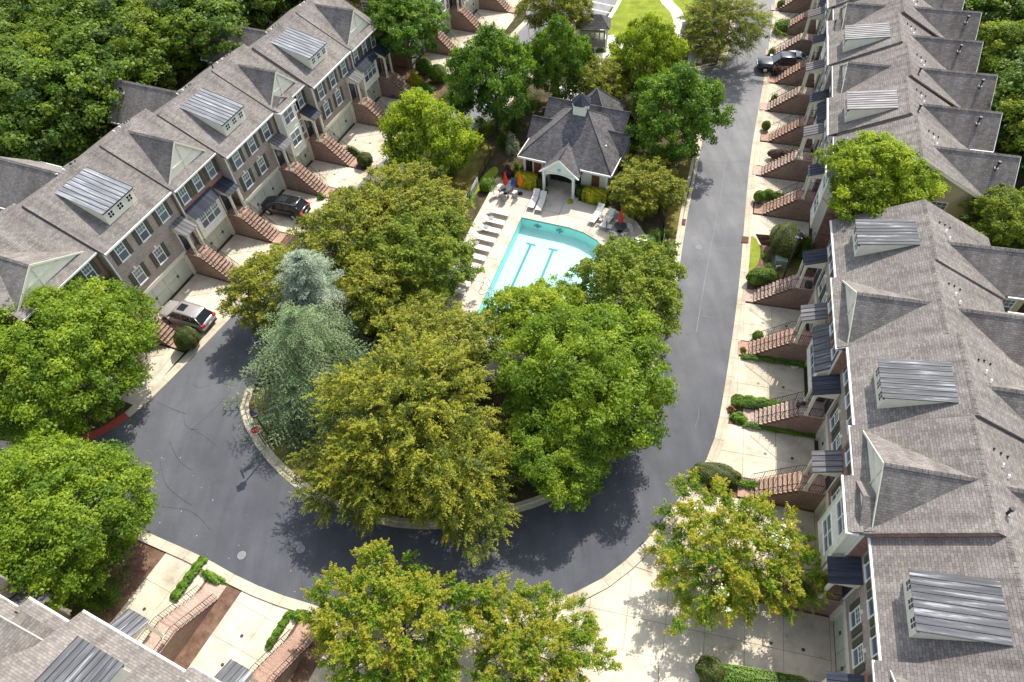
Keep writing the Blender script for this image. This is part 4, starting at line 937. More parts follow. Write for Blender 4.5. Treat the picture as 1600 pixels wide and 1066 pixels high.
def conifer_crown(name, seed, mat, R=4.0, H=10.0, tiers=26, droop=0.35, step=0.07, needle=0.125, taper=0.85, fan=0.42):
    """tiers of drooping boughs fledged with needle sprays; base of the crown at z=0"""
    rng = np.random.default_rng(seed); P = []; Nn = []; S = []; T = []
    br = mb('bark')
    for k in range(tiers):
        f = k / (tiers - 1); z = H * (0.03 + 0.95 * f); L = R * ((1 - f) ** taper) + 0.25; nb = int(11 - 4 * f)
        for b in range(nb):
            az = 2 * math.pi * (b + rng.random() * 0.8) / nb + k * 0.7; Lb = L * rng.uniform(0.7, 1.18); dirv = np.array([math.cos(az), math.sin(az), 0]); sidev = np.array([-math.sin(az), math.cos(az), 0])
            rise = rng.uniform(0.05, 0.28); ct = rng.normal(0.45, 0.12)
            def pt(t): return dirv * Lb * t + np.array([0, 0, z + Lb * (rise * t - droop * t * t)])
            br.tube([pt(0), pt(0.5), pt(1)], [0.05 * (1 - f) + 0.02, 0.03, 0.01], 4, cap=False)
            t = 0.16
            while t < 1.0:
                tw = Lb * fan * (1.08 - t) * rng.uniform(0.7, 1.2) + 0.16
                for s in (-1, 1):
                    o = pt(t); td = sidev * s * 0.8 + dirv * 0.62; nn = max(3, int(tw / step)); q = np.linspace(0.05, 1, nn)
                    p = o + td * (q * tw)[:, None]; p[:, 2] -= (q ** 2) * tw * 0.28
                    for jit in range(3):
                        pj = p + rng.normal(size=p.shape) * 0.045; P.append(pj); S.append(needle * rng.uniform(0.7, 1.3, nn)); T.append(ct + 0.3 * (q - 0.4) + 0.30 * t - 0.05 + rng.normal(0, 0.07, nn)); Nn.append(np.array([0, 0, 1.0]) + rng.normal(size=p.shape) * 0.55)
                t += 0.075 + 0.03 * rng.random()
    # leader
    q = np.linspace(0, 1, 60); p = np.stack([q * 0, q * 0, H * (0.95 + 0.09 * q)], 1) + rng.normal(size=(60, 3)) * 0.07 * (1.1 - q)[:, None]
    P.append(p); S.append(np.full(60, needle)); T.append(np.full(60, 0.8)); Nn.append(rng.normal(size=p.shape))
    return leaf_mesh(name, np.vstack(P), np.vstack(Nn), np.concatenate(S), 0.3, np.concatenate(T), [mat], None, rng), br

KM = {}
def kind_mesh(kd):
    if kd in KM: return KM[kd]
    K = {  # crown args, trunk args
        'bright': (dict(seed=1, mat='leaf_bright', R=5, H=8.0, ncl=300, nlf=100000, leaf=0.19, rc=(0.095, 0.18), lobes=0.10), dict(th=2.0, tr=0.22)),
        'round': (dict(seed=31, mat='leaf_bright', R=5, H=8.0, ncl=420, nlf=110000, leaf=0.175, rc=(0.10, 0.16), lobes=0.05), dict(th=2.0, tr=0.22)),
        'bright2': (dict(seed=21, mat='leaf_lime', R=5, H=9.0, cone=0.28, ncl=260, nlf=55200, leaf=0.27, rc=(0.10, 0.19), lobes=0.13), dict(th=2.2, tr=0.2)),
        'deep': (dict(seed=2, mat='leaf_deep', R=5, H=9.5, cone=0.35, ncl=280, nlf=60000, leaf=0.26, rc=(0.10, 0.19), lobes=0.12), dict(th=2.5, tr=0.24)),
        'mid': (dict(seed=3, mat='leaf_mid', R=5, H=8.5, ncl=300, nlf=72000, leaf=0.19, rc=(0.10, 0.18), lobes=0.13, shoots=0.10, tip_bias=0.4), dict(th=2.0, tr=0.22)),
        'olive': (dict(seed=4, mat='leaf_olive', R=5, H=8.0, ncl=290, nlf=67200, leaf=0.18, rc=(0.10, 0.18), lobes=0.13, shoots=0.13, tip_bias=0.5), dict(th=2.0, tr=0.2)),
        'gold': (dict(seed=5, mat='leaf_gold', R=5, H=10.0, ncl=330, nlf=55200, leaf=0.18, aspect=0.4, rc=(0.08, 0.15), lobes=0.2, shoots=0.24, open_=0.4), dict(th=1.5, tr=0.25)),
        'crape': (dict(seed=6, mat='leaf_crape', R=4, H=5.5, ncl=250, nlf=52800, leaf=0.15, rc=(0.08, 0.15), lobes=0.17, shoots=0.18, open_=0.35, tip_bias=0.35), dict(th=1.4, tr=0.09, trunks=4)),
        'crape_white': (dict(seed=7, mat='leaf_crape', R=4, H=5.0, ncl=220, nlf=43200, leaf=0.15, rc=(0.08, 0.14), lobes=0.17, shoots=0.18, open_=0.45, tip_bias=0.3, flowers=0.14), dict(th=1.4, tr=0.09, trunks=4)),
        'wood_a': (dict(seed=8, mat='leaf_wood', R=5, H=11, ncl=190, nlf=28800, leaf=0.38, rc=(0.12, 0.22), lobes=0.22), dict(th=4, tr=0.25)),
        'wood_b': (dict(seed=9, mat='leaf_mid', R=5, H=10, ncl=180, nlf=26400, leaf=0.36, rc=(0.12, 0.22), lobes=0.24), dict(th=4, tr=0.25)),
    }[kd]
    ca, ta = K; cm = crown(kd, **ca); tm = trunk_mesh(kd, ca['seed'], ca['R'], ca['H'], ta['th'], ta['tr'], trunks=ta.get('trunks', 1))
    KM[kd] = (cm, tm, ca['R'], ca['H'], ta['th']); return KM[kd]
def tree(name, kd, px, py, zc, R, label, cat='tree', group=None, hs=1.0, rot=0.0, lift=0.0, world=None):
    """(px,py) is where the crown middle shows; zc its height above the ground, R its crown radius"""
    cm, tm, R0, H0, th = kind_mesh(kd); s = R / R0
    P = at(px, py, zc) if world is None else Vector((*world, zc)); r = empty(name, (P.x, P.y, 0.0), rot); setp(r, label, cat, group)
    zs = zc / (th + H0 / 2) if hs is None else s * hs
    c = inst('crown', cm, r, (0, 0, zc)); c.scale = (s, s, zs if hs is None else s * hs)
    t = inst('trunk', tm, r); t.scale = (s, s, zc / (th + H0 / 2)); return r

def conifer(px, py, zb, R, H, mat, seed, label, name='cedar_tree', **k):
    cm, br = conifer_crown('needles', seed, mat, R, H, **k); P = at(px, py, 0); r = empty(name, (P.x, P.y, 0), 0.3); setp(r, label, 'conifer')
    c = inst('crown', cm, r, (0, 0, zb)); br.build('branches', r, (0, 0, zb)); mb('bark').tube([(0, 0, -0.1), (0, 0, zb + H * 0.5), (0, 0, zb + H)], [0.28, 0.16, 0.02], 9).build('trunk', r); return r

# the planted island: big trees
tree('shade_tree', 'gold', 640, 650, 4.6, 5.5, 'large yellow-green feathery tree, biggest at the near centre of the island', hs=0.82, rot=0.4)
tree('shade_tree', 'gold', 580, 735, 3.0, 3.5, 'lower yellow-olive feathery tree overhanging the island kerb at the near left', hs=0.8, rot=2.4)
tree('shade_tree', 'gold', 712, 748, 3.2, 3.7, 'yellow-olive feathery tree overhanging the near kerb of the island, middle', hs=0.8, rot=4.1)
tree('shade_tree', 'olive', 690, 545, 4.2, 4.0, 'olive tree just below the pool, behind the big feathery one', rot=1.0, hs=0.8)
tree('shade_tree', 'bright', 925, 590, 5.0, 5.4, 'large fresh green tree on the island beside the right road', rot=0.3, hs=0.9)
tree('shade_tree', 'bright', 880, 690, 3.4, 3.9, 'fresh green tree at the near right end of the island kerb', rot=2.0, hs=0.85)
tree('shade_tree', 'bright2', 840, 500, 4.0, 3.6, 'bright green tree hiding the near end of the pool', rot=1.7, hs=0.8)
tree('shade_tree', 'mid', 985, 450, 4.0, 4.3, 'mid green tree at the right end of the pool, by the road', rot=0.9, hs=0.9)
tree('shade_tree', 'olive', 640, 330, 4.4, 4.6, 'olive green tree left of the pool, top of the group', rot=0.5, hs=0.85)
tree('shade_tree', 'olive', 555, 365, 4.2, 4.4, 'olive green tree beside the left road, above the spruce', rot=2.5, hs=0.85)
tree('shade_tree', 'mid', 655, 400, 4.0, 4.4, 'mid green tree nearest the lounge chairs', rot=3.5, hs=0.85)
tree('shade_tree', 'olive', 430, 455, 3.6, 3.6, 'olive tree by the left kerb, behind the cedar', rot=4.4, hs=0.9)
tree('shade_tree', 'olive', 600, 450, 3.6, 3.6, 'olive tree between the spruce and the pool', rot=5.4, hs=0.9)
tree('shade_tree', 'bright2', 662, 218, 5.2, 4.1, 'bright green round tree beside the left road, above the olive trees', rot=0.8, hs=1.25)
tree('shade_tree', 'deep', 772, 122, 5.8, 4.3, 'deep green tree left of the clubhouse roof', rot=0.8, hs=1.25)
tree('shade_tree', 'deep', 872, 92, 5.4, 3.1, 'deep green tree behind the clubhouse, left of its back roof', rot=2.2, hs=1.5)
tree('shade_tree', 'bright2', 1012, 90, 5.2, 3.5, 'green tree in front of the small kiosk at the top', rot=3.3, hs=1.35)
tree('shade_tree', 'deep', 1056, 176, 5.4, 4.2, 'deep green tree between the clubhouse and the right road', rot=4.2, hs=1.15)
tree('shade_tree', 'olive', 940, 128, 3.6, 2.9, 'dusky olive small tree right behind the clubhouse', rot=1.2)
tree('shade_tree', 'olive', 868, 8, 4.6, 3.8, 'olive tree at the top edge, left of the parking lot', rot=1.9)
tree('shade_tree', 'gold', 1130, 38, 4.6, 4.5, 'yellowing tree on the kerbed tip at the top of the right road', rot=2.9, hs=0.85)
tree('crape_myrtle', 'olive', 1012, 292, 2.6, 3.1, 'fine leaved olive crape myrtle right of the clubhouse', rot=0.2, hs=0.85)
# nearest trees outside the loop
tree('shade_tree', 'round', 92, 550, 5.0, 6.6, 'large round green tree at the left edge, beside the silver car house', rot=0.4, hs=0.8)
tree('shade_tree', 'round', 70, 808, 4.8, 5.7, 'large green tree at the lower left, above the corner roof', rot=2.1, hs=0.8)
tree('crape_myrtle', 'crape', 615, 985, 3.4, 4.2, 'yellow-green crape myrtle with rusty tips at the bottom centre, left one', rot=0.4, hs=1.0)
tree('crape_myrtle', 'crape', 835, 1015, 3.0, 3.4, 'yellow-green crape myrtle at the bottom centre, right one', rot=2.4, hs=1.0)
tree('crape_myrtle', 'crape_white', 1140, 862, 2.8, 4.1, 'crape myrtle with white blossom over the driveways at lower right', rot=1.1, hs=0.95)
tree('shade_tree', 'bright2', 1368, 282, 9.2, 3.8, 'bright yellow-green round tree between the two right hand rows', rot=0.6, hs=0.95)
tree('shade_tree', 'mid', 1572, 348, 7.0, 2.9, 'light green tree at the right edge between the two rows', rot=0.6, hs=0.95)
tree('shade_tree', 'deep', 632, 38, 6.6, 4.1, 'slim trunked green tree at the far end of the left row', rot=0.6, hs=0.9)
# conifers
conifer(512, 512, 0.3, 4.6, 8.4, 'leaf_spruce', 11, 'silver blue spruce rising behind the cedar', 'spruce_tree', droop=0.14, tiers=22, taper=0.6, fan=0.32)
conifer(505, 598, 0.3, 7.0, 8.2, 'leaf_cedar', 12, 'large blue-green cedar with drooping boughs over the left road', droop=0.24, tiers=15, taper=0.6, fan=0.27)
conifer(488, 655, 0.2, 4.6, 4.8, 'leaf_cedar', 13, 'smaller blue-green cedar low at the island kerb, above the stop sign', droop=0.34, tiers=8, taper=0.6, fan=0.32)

# woods behind the rows: single trees, nearest ones largest
rg = random.Random(77)
def wood(pxs, lab, grp, zr_=(7.0, 8.5), Rr=(4.0, 5.4)):
    for px, py in pxs:
        zc = rg.uniform(*zr_); tree('wood_tree', rg.choice(['wood_a', 'wood_a', 'wood_a', 'wood_b']), px, py, zc, rg.uniform(*Rr), lab, 'tree', grp, hs=rg.uniform(0.75, 0.95), rot=rg.uniform(0, 6.28))
left_w = [(x + rg.uniform(-14, 14), y + rg.uniform(-9, 9)) for y, x0, x1 in ((-75, -60, 520), (-40, -60, 560), (0, -60, 420), (40, -60, 330), (82, -60, 285), (126, -60, 165), (172, -70, 125), (208, -70, 70)) for x in range(x0, x1, 74 if y > -20 else 64)]
left_w += [(318, 62), (590, -30), (170, 60), (120, 190)]
wood(left_w, 'tall dark green tree in the wood behind the left row', 'trees of the wood behind the left row')
right_w = [(x + rg.uniform(-12, 12), y + rg.uniform(-10, 10)) for y, x0, x1 in ((-50, 1500, 1760), (-8, 1560, 1740), (40, 1580, 1740), (92, 1605, 1740), (145, 1620, 1740), (198, 1640, 1760), (255, 1660, 1760)) for x in range(x0, x1, 66)]
wood(right_w, 'tall dark green tree in the wood behind the far right row', 'trees of the wood behind the right row', (6.0, 7.6), (3.6, 4.6))
wood([(x, y) for x, y in ((1690, 400), (1760, 330), (1760, 520))], 'dark tree beyond the right edge behind the near right row', 'trees beyond the right edge', (5, 6), (3.5, 4))
lot2 = sheet('parking_lot', PX([(40, -40), (160, -40), (150, 60), (180, 130), (60, 90)]), 0.02, 'path')

# ------------------------------------------------------------------ shrubs, hedges, ivy
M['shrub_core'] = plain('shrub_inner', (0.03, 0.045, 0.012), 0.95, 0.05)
def shrub_mesh(seed, mat, n, leaf, shape, flowers=0, aspect=0.55, dims=(1, 1, 1)):
    rng = np.random.default_rng(seed)
    if shape == 'ball':
        d = sph(rng, n); d = d[d[:, 2] > -0.6]; w = 1 + 0.07 * np.sin(5 * d[:, 0] + seed) * np.sin(6 * d[:, 1]) + rng.normal(0, 0.02, len(d)); pos = d * w[:, None] * np.array([1, 1, 1.0]); nrm = d
    elif shape == 'hedge':                # unit box -1..1, top at +1, rounded
        d = sph(rng, n); d = d[d[:, 2] > -0.7]; q = np.max(np.abs(d), axis=1, keepdims=True); pos = d / q; pos = 0.78 * pos + 0.22 * d * 1.2; pos += rng.normal(0, 0.03, pos.shape); nrm = 0.5 * d + 0.5 * pos
    elif dims[0] > 3.2 * dims[1]:          # a strip of ivy
        pos = rng.uniform(-1, 1, (n, 3)); pos[:, 2] = np.abs(pos[:, 2]) ** 0.35; edge = 0.82 + 0.16 * np.sin(pos[:, 0] * 9 + seed) * np.sin(pos[:, 0] * 23); pos[:, 1] *= edge; pos[:, 2] *= (0.82 + 0.14 * np.sin(pos[:, 0] * 14 + seed * 2)) * (1 - np.abs(pos[:, 0]) ** 8 * 0.6) * (1 - 0.4 * pos[:, 1] ** 2); nrm = np.stack([pos[:, 0] * 0.2, pos[:, 1] * 0.6, np.ones(n) * 0.8], 1)
    else:                                  # loose, clumpy
        c = sph(rng, 26) * rng.uniform(0.3, 0.85, (26, 1)); c[:, 2] = np.abs(c[:, 2]); i = rng.integers(0, 26, n); d = sph(rng, n); pos = c[i] + d * rng.uniform(0.2, 0.42, (n, 1)); nrm = d + np.array([0, 0, 0.6]); pos[:, 2] = np.maximum(pos[:, 2], 0.02)
    n = len(pos); nrm = nrm + rng.normal(size=(n, 3)) * 0.45 + np.array([0, 0, 0.3])
    tint = 0.42 + rng.normal(0, 0.24, n) + 0.2 * np.sin(9 * pos[:, 1] + 7 * pos[:, 0]) + 0.15 * np.sin(4 * pos[:, 0] + 3 * pos[:, 1] + seed)
    midx = (rng.random(n) < flowers).astype(int) if flowers else None
    pos = pos * np.array(dims); nrm = nrm / np.array(dims)
    return leaf_mesh('foliage', pos, nrm, leaf * rng.uniform(0.6, 1.3, n), aspect, tint, [mat] + (['pinkflower' if flowers < 0.3 else 'petal_white'] if flowers else []), midx, rng)
def shrub(px, py, sx, sy, sz, mat, shape, label, rz=0.0, n=5000, leaf=None, cat='shrub', name='shrub', flowers=0, seed=0, world=None):
    P = at(px, py, 0) if world is None else Vector((*world, 0))
    lf = leaf or 0.09; zz = sz * (0.55 if shape == 'ball' else (0.5 if shape == 'hedge' else 1.0)); n = int(n * 1.5)
    if not 0.9 < sx / max(sy, 1e-3) < 1.1 or shape == 'hedge': pass
    me = shrub_mesh(17 + seed, mat, n, lf, shape, flowers, dims=(sx, sy, zz))
    r = empty(name, (P.x, P.y, 0.05), rz); setp(r, label, cat)
    f = inst('foliage', me, r, (0, 0, sz * (0.55 if shape == 'ball' else (0.5 if shape == 'hedge' else 0.0))))
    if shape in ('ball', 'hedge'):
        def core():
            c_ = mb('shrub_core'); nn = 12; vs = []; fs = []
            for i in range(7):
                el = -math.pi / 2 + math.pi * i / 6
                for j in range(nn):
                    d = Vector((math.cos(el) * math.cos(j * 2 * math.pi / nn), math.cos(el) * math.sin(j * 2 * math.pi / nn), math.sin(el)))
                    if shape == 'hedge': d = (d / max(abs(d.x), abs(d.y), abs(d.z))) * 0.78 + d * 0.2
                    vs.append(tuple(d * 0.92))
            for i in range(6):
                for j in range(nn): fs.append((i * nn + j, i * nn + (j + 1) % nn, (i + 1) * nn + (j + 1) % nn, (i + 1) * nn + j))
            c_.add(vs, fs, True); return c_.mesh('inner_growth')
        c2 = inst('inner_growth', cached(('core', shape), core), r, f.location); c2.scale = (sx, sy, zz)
    k_ = mb('bark')
    for q in range(4): k_.tube([(0.05 * math.cos(q * 1.6), 0.05 * math.sin(q * 1.6), -0.05), (sx * 0.3 * math.cos(q * 1.6), sy * 0.3 * math.sin(q * 1.6), sz * 0.6)], [0.03, 0.012], 5)
    k_.build('stem', r); return r
RR = math.radians(-106.5)
shrub(300, 541, 0.95, 0.95, 1.75, 'leaf_box', 'ball', 'clipped round boxwood at the foot of the steps by the silver car', n=9000, leaf=0.07)
shrub(664, 116, 0.95, 0.95, 1.7, 'leaf_deep', 'ball', 'dark clipped ball under the far lamp post, left of a pair', n=5000)
shrub(685, 128, 1.1, 1.1, 1.8, 'leaf_deep', 'ball', 'dark clipped ball, right of the pair by the far lamp post', n=5000)
shrub(648, 132, 1.1, 1.1, 1.5, 'leaf_yellow', 'loose', 'yellow-green shrub above the two dark balls bed', n=4000)
shrub(664, 146, 1.3, 1.0, 1.3, 'leaf_ivy', 'loose', 'bright green low shrub beside the end house steps', n=4000)
shrub(700, 124, 0.7, 0.5, 0.5, 'leaf_crape', 'loose', 'small rusty shrub right of the clipped balls', n=1500)
shrub(705, 160, 2.2, 1.8, 1.2, 'leaf_mid', 'loose', 'loose green planting between the bright round tree and the deep green one', n=6000)
shrub(620, 150, 0.9, 0.7, 0.7, 'leaf_deep', 'loose', 'low dark shrub below the slim trunked tree', n=2000)
shrub(1222, 393, 1.75, 1.35, 2.3, 'leaf_box', 'ball', 'big clipped olive mound behind the green utility box', n=14000, leaf=0.08, rz=RR)
shrub(1253, 398, 0.95, 0.95, 1.9, 'leaf_deep', 'loose', 'dark green round shrub beside the lamp post head', n=6000)
shrub(1188, 443, 1.25, 0.8, 1.3, 'leaf_deep', 'ball', 'dark green shrub at the foot of the end house steps', n=8000, rz=0.0, seed=2)
shrub(1195, 432, 0.8, 0.5, 1.25, 'leaf_ivy', 'loose', 'lighter green tuft on the dark shrub by the grey end steps', n=2000)
shrub(1216, 384, 0.4, 0.5, 0.4, 'leaf_ivy', 'loose', 'small fern tuft between the grass strip and the mound', n=900)
shrub(1196, 402, 0.35, 0.55, 0.35, 'leaf_ivy', 'loose', 'row of small fern tufts left of the utility box', n=900, seed=3)
shrub(1182, 531, 0.42, 0.42, 0.75, 'leaf_ivy', 'ball', 'small round yellow-green shrub, left of two by the red steps', n=1500)
shrub(1202, 532, 0.32, 0.32, 0.5, 'leaf_ivy', 'loose', 'smallest yellow-green shrub, right of two by the red steps', n=1000)
shrub(1160, 549, 0.3, 0.3, 0.4, 'leaf_mid', 'loose', 'tiny potted plants beside the red brick pad', n=700, flowers=0.1)
shrub(1210, 566, 2.5, 0.3, 0.45, 'leaf_ivy', 'loose', 'ivy strip along the wall of the red steps, with a hose reel at its end', rz=RR + math.pi / 2, n=3500, seed=1)
shrub(1186, 635, 2.0, 0.55, 0.85, 'leaf_ivy', 'loose', 'long bright ivy hedge on the upper side of the grey steps', rz=RR + math.pi / 2 + 0.02, n=8000, seed=2)
shrub(1153, 655, 0.6, 0.5, 0.5, 'leaf_ivy', 'loose', 'ivy patch by the grey brick pad near the kerb', n=2200, seed=4)
shrub(1141, 642, 0.35, 0.3, 0.45, 'leaf_deep', 'loose', 'pink flowering plant at the kerb end of the ivy hedge', n=900, flowers=0.29)
shrub(1225, 675, 2.9, 0.3, 0.4, 'leaf_ivy', 'loose', 'ivy strip on the lower side of the grey steps', rz=RR + math.pi / 2, n=3500, seed=5)
shrub(1115, 748, 1.6, 0.8, 1.1, 'leaf_box', 'ball', 'clipped mound behind the white blossoming tree', n=8000, rz=RR + math.pi / 2, seed=5)
shrub(1180, 762, 2.4, 0.35, 0.6, 'leaf_ivy', 'loose', 'ivy beside the red steps above the white blossoming tree', n=3500, rz=RR + math.pi / 2, seed=6)
shrub(1262, 945, 1.3, 0.3, 0.4, 'leaf_deep', 'loose', 'dark ivy strip by the steps at lower right', n=2500, rz=RR + math.pi / 2, seed=7)
shrub(1106, 1052, 0.75, 0.75, 1.2, 'leaf_box', 'ball', 'clipped mound at the bottom edge, start of the low hedge', n=6000, seed=8)
shrub(1180, 1064, 2.6, 0.5, 0.6, 'leaf_ivy', 'hedge', 'low green hedge at the bottom edge, lower right', n=9000, rz=RR + math.pi / 2 + 0.06, seed=9)
# upper right hedges
for x, y, sx, sy, sz, m_, sh, lb in [(1184, 316, .5, .5, 1.1, 'leaf_ivy', 'ball', 'round shrub nearest the kerb, first of three by the end house steps'), (1198, 311, .5, .45, .9, 'leaf_ivy', 'ball', 'middle of three round shrubs by the end house steps'), (1213, 311, .75, .45, .8, 'leaf_ivy', 'loose', 'long low shrub, third beside the end house steps'),
        (1222, 250, 1.5, .55, 1.0, 'leaf_purple', 'ball', 'brown clipped hedge beside the grey steps, upper right'), (1195, 204, .42, .42, .95, 'leaf_mid', 'ball', 'single dark green ball at the kerb, upper right'),
        (1208, 160, .45, .45, .9, 'leaf_ivy', 'loose', 'spiky young green plant by the steps below the pickup'), (1228, 118, 1.6, .65, 1.1, 'leaf_purple', 'hedge', 'reddish clipped hedge beside the pickup truck'), (1204, 88, .5, .5, 1.0, 'leaf_mid', 'loose', 'green shrub just above the pickup truck'),
        (1218, 52, .75, .7, 1.35, 'leaf_ivy', 'hedge', 'bright lime hedge block at the top of the right road'), (1235, 46, 1.5, .6, 1.0, 'leaf_mid', 'hedge', 'green hedge behind the lime block at the top of the right road'), (1219, 14, .5, .5, .9, 'leaf_mid', 'ball', 'first small round shrub at the top edge on the right road'), (1232, 12, .45, .45, .8, 'leaf_purple', 'ball', 'second small brownish shrub at the top edge on the right road')]:
    shrub(x, y, sx, sy, sz, m_, sh, lb, rz=RR + math.pi / 2, n=2600 if sx < 1 else 5000, seed=1)
# left row strips
shrub(552, 240, 1.6, 0.5, 0.7, 'leaf_box', 'loose', 'low planting beside the steps by the bright round tree', rz=math.radians(-28), n=3500)
shrub(572, 258, 0.8, 0.8, 1.2, 'leaf_box', 'ball', 'clipped olive shrub at the kerb below the bright round tree', n=4000, seed=3)
shrub(625, 192, 1.5, 0.35, 0.4, 'leaf_box', 'loose', 'thin planting strip next to the wet driveway', rz=math.radians(-28), n=2200)
shrub(502, 310, 0.5, 0.4, 0.5, 'leaf_ivy', 'loose', 'small shrubs at the end of the steps of the bay house', n=1200)
shrub(281, 530, 0.9, 0.3, 0.5, 'leaf_ivy', 'loose', 'small green strip between the silver car and the steps', rz=math.radians(-25), n=1600)
# bottom left beds
bd = math.degrees(math.atan2(dv.y, dv.x)); ba = math.radians(bd + 90)
shrub(282, 985, 1.75, 0.42, 0.6, 'leaf_ivy', 'loose', 'bright green ivy hedge below the first bottom left steps', rz=ba, n=7000, leaf=0.1, seed=1)
shrub(297, 905, 1.5, 0.35, 0.5, 'leaf_ivy', 'loose', 'ivy strip along the upper side of the first bottom left steps', rz=ba, n=4500, leaf=0.1, seed=2)
shrub(335, 903, 0.95, 0.35, 0.4, 'leaf_ivy', 'loose', 'ivy at the street end of the first bottom left steps', rz=ba - 1.57, n=3000, leaf=0.1, seed=3)
shrub(438, 985, 1.2, 0.25, 0.5, 'leaf_ivy', 'loose', 'thin ivy strip along the second bottom left steps', rz=ba, n=3000, leaf=0.1, seed=4)
shrub(470, 962, 0.6, 0.4, 0.4, 'leaf_ivy', 'loose', 'ivy at the street end of the second bottom left steps', n=2000, leaf=0.1, seed=5)
shrub(432, 1050, 0.45, 0.35, 0.5, 'leaf_ivy', 'loose', 'small bright shrub below the second bottom left steps', n=2000, leaf=0.1, seed=6)
shrub(206, 842, 0.45, 0.45, 0.7, 'leaf_yellow', 'loose', 'small yellow shrub at the kerb under the lower left tree', n=2000, leaf=0.1, seed=7)
# clubhouse planting
CL = math.radians(-26)
shrub(823, 292, 1.05, 0.62, 1.35, 'leaf_yellow', 'hedge', 'golden clipped hedge left of the clubhouse entrance', rz=CL, n=7000)
shrub(846, 295, 0.5, 0.45, 1.2, 'leaf_box', 'hedge', 'green clipped hedge between the golden hedge and the entrance', rz=CL, n=3000)
shrub(929, 316, 1.1, 0.62, 1.35, 'leaf_yellow', 'hedge', 'golden clipped hedge right of the clubhouse entrance', rz=CL, n=7000, seed=1)
shrub(907, 308, 0.5, 0.45, 1.1, 'leaf_box', 'hedge', 'green clipped hedge just right of the entrance column', rz=CL, n=3000, seed=1)
shrub(948, 318, 0.4, 0.5, 1.2, 'leaf_deep', 'loose', 'dark shrub at the right corner of the clubhouse', n=2000)
shrub(891, 318, 0.33, 0.33, 0.45, 'leaf_yellow', 'loose', 'potted lime plant at the foot of the right entrance column', n=1200)
shrub(853, 303, 0.3, 0.3, 0.5, 'leaf_ivy', 'loose', 'potted green plant behind the two lounge chairs', n=1200)
shrub(794, 274, 0.65, 0.6, 1.2, 'leaf_purple', 'loose', 'round purple shrub behind the red umbrella', n=4000)
shrub(808, 272, 0.55, 0.6, 1.2, 'leaf_deep', 'loose', 'dark green shrub between the purple one and the clubhouse', n=3000)
shrub(800, 236, 0.9, 1.2, 1.8, 'leaf_mid', 'loose', 'white flowering hydrangea left of the clubhouse wall', n=5000, flowers=0.32)
shrub(790, 225, 1.0, 1.3, 1.3, 'leaf_deep', 'loose', 'dark shrubs between the lawn curve and the clubhouse', n=4000, seed=2)
shrub(985, 305, 1.4, 1.2, 1.4, 'leaf_deep', 'loose', 'dark undergrowth below the fine leaved crape myrtle', n=5000, seed=3)
shrub(1017, 385, 0.8, 1.6, 1.5, 'leaf_deep', 'loose', 'dark hedge outside the fence by the umbrella table', n=5000, seed=4, rz=CL)
shrub(1038, 372, 0.45, 0.45, 0.8, 'leaf_deep', 'ball', 'small dark ball shrub in the bed beside the right road', n=1800)
shrub(1010, 408, 0.4, 0.4, 0.6, 'leaf_crape', 'loose', 'small orange leaved shrub at the right end of the pool deck', n=1500)
shrub(758, 300, 0.5, 0.45, 1.0, 'leaf_deep', 'ball', 'small dark ball shrub left of the pool deck corner', n=1800)
shrub(727, 322, 0.6, 2.6, 0.6, 'leaf_ivy', 'loose', 'bright ground cover along the left edge of the pool deck', n=6000, rz=math.radians(-25), seed=5)
shrub(765, 290, 0.9, 1.3, 0.7, 'leaf_ivy', 'loose', 'lime ground cover at the top left corner of the pool deck', n=4000, rz=math.radians(-25), seed=6)
shrub(1040, 45, 1.3, 0.35, 0.4, 'leaf_crape', 'loose', 'strip of orange and yellow flowers on the top lawn', n=2500, rz=0.1)
shrub(938, 82, 0.9, 0.5, 0.5, 'leaf_mid', 'loose', 'small green planting in the fork of the top path', n=2000)
shrub(1480, 350, 1.5, 1.2, 1.0, 'leaf_deep', 'loose', 'dark undergrowth between the two right hand rows', n=3000)
shrub(175, 900, 2.0, 2.0, 1.0, 'leaf_deep', 'loose', 'dark undergrowth beneath the lower left tree', n=4000, world=(-27.5, 16.5))

for i_, (x, y, a_, b_, h_, m_) in enumerate([(735, 215, 1.6, 1.2, 1.0, 'leaf_deep'), (760, 205, 1.5, 1.2, 1.2, 'leaf_mid'), (800, 200, 1.6, 1.3, 1.2, 'leaf_deep'), (705, 270, 1.4, 1.4, 0.9, 'leaf_mid'), (985, 235, 1.3, 1.6, 1.2, 'leaf_deep'), (975, 270, 1.0, 1.4, 1.0, 'leaf_mid'), (1000, 215, 1.5, 1.5, 1.1, 'leaf_deep'), (830, 165, 1.5, 1.2, 1.1, 'leaf_mid'), (960, 150, 1.4, 1.3, 1.2, 'leaf_olive'), (1035, 320, 0.8, 1.3, 0.9, 'leaf_mid'), (900, 130, 1.6, 1.0, 0.9, 'leaf_deep'), (1030, 240, 1.2, 1.6, 1.0, 'leaf_mid')]):
    where = ['left of the clubhouse lawn curve', 'behind the lawn curve', 'at the left wall of the clubhouse', 'under the bright round tree', 'at the right wall of the clubhouse', 'at the right corner of the clubhouse', 'under the tree right of the clubhouse', 'behind the left roof of the clubhouse', 'behind the back roof of the clubhouse', 'between fence and road right of the pool', 'beside the path behind the clubhouse', 'under the tree by the right road'][i_]
    shrub(x, y, a_, b_, h_, m_, 'loose', 'loose green undergrowth ' + where, n=3500, seed=i_ % 3, rz=i_)

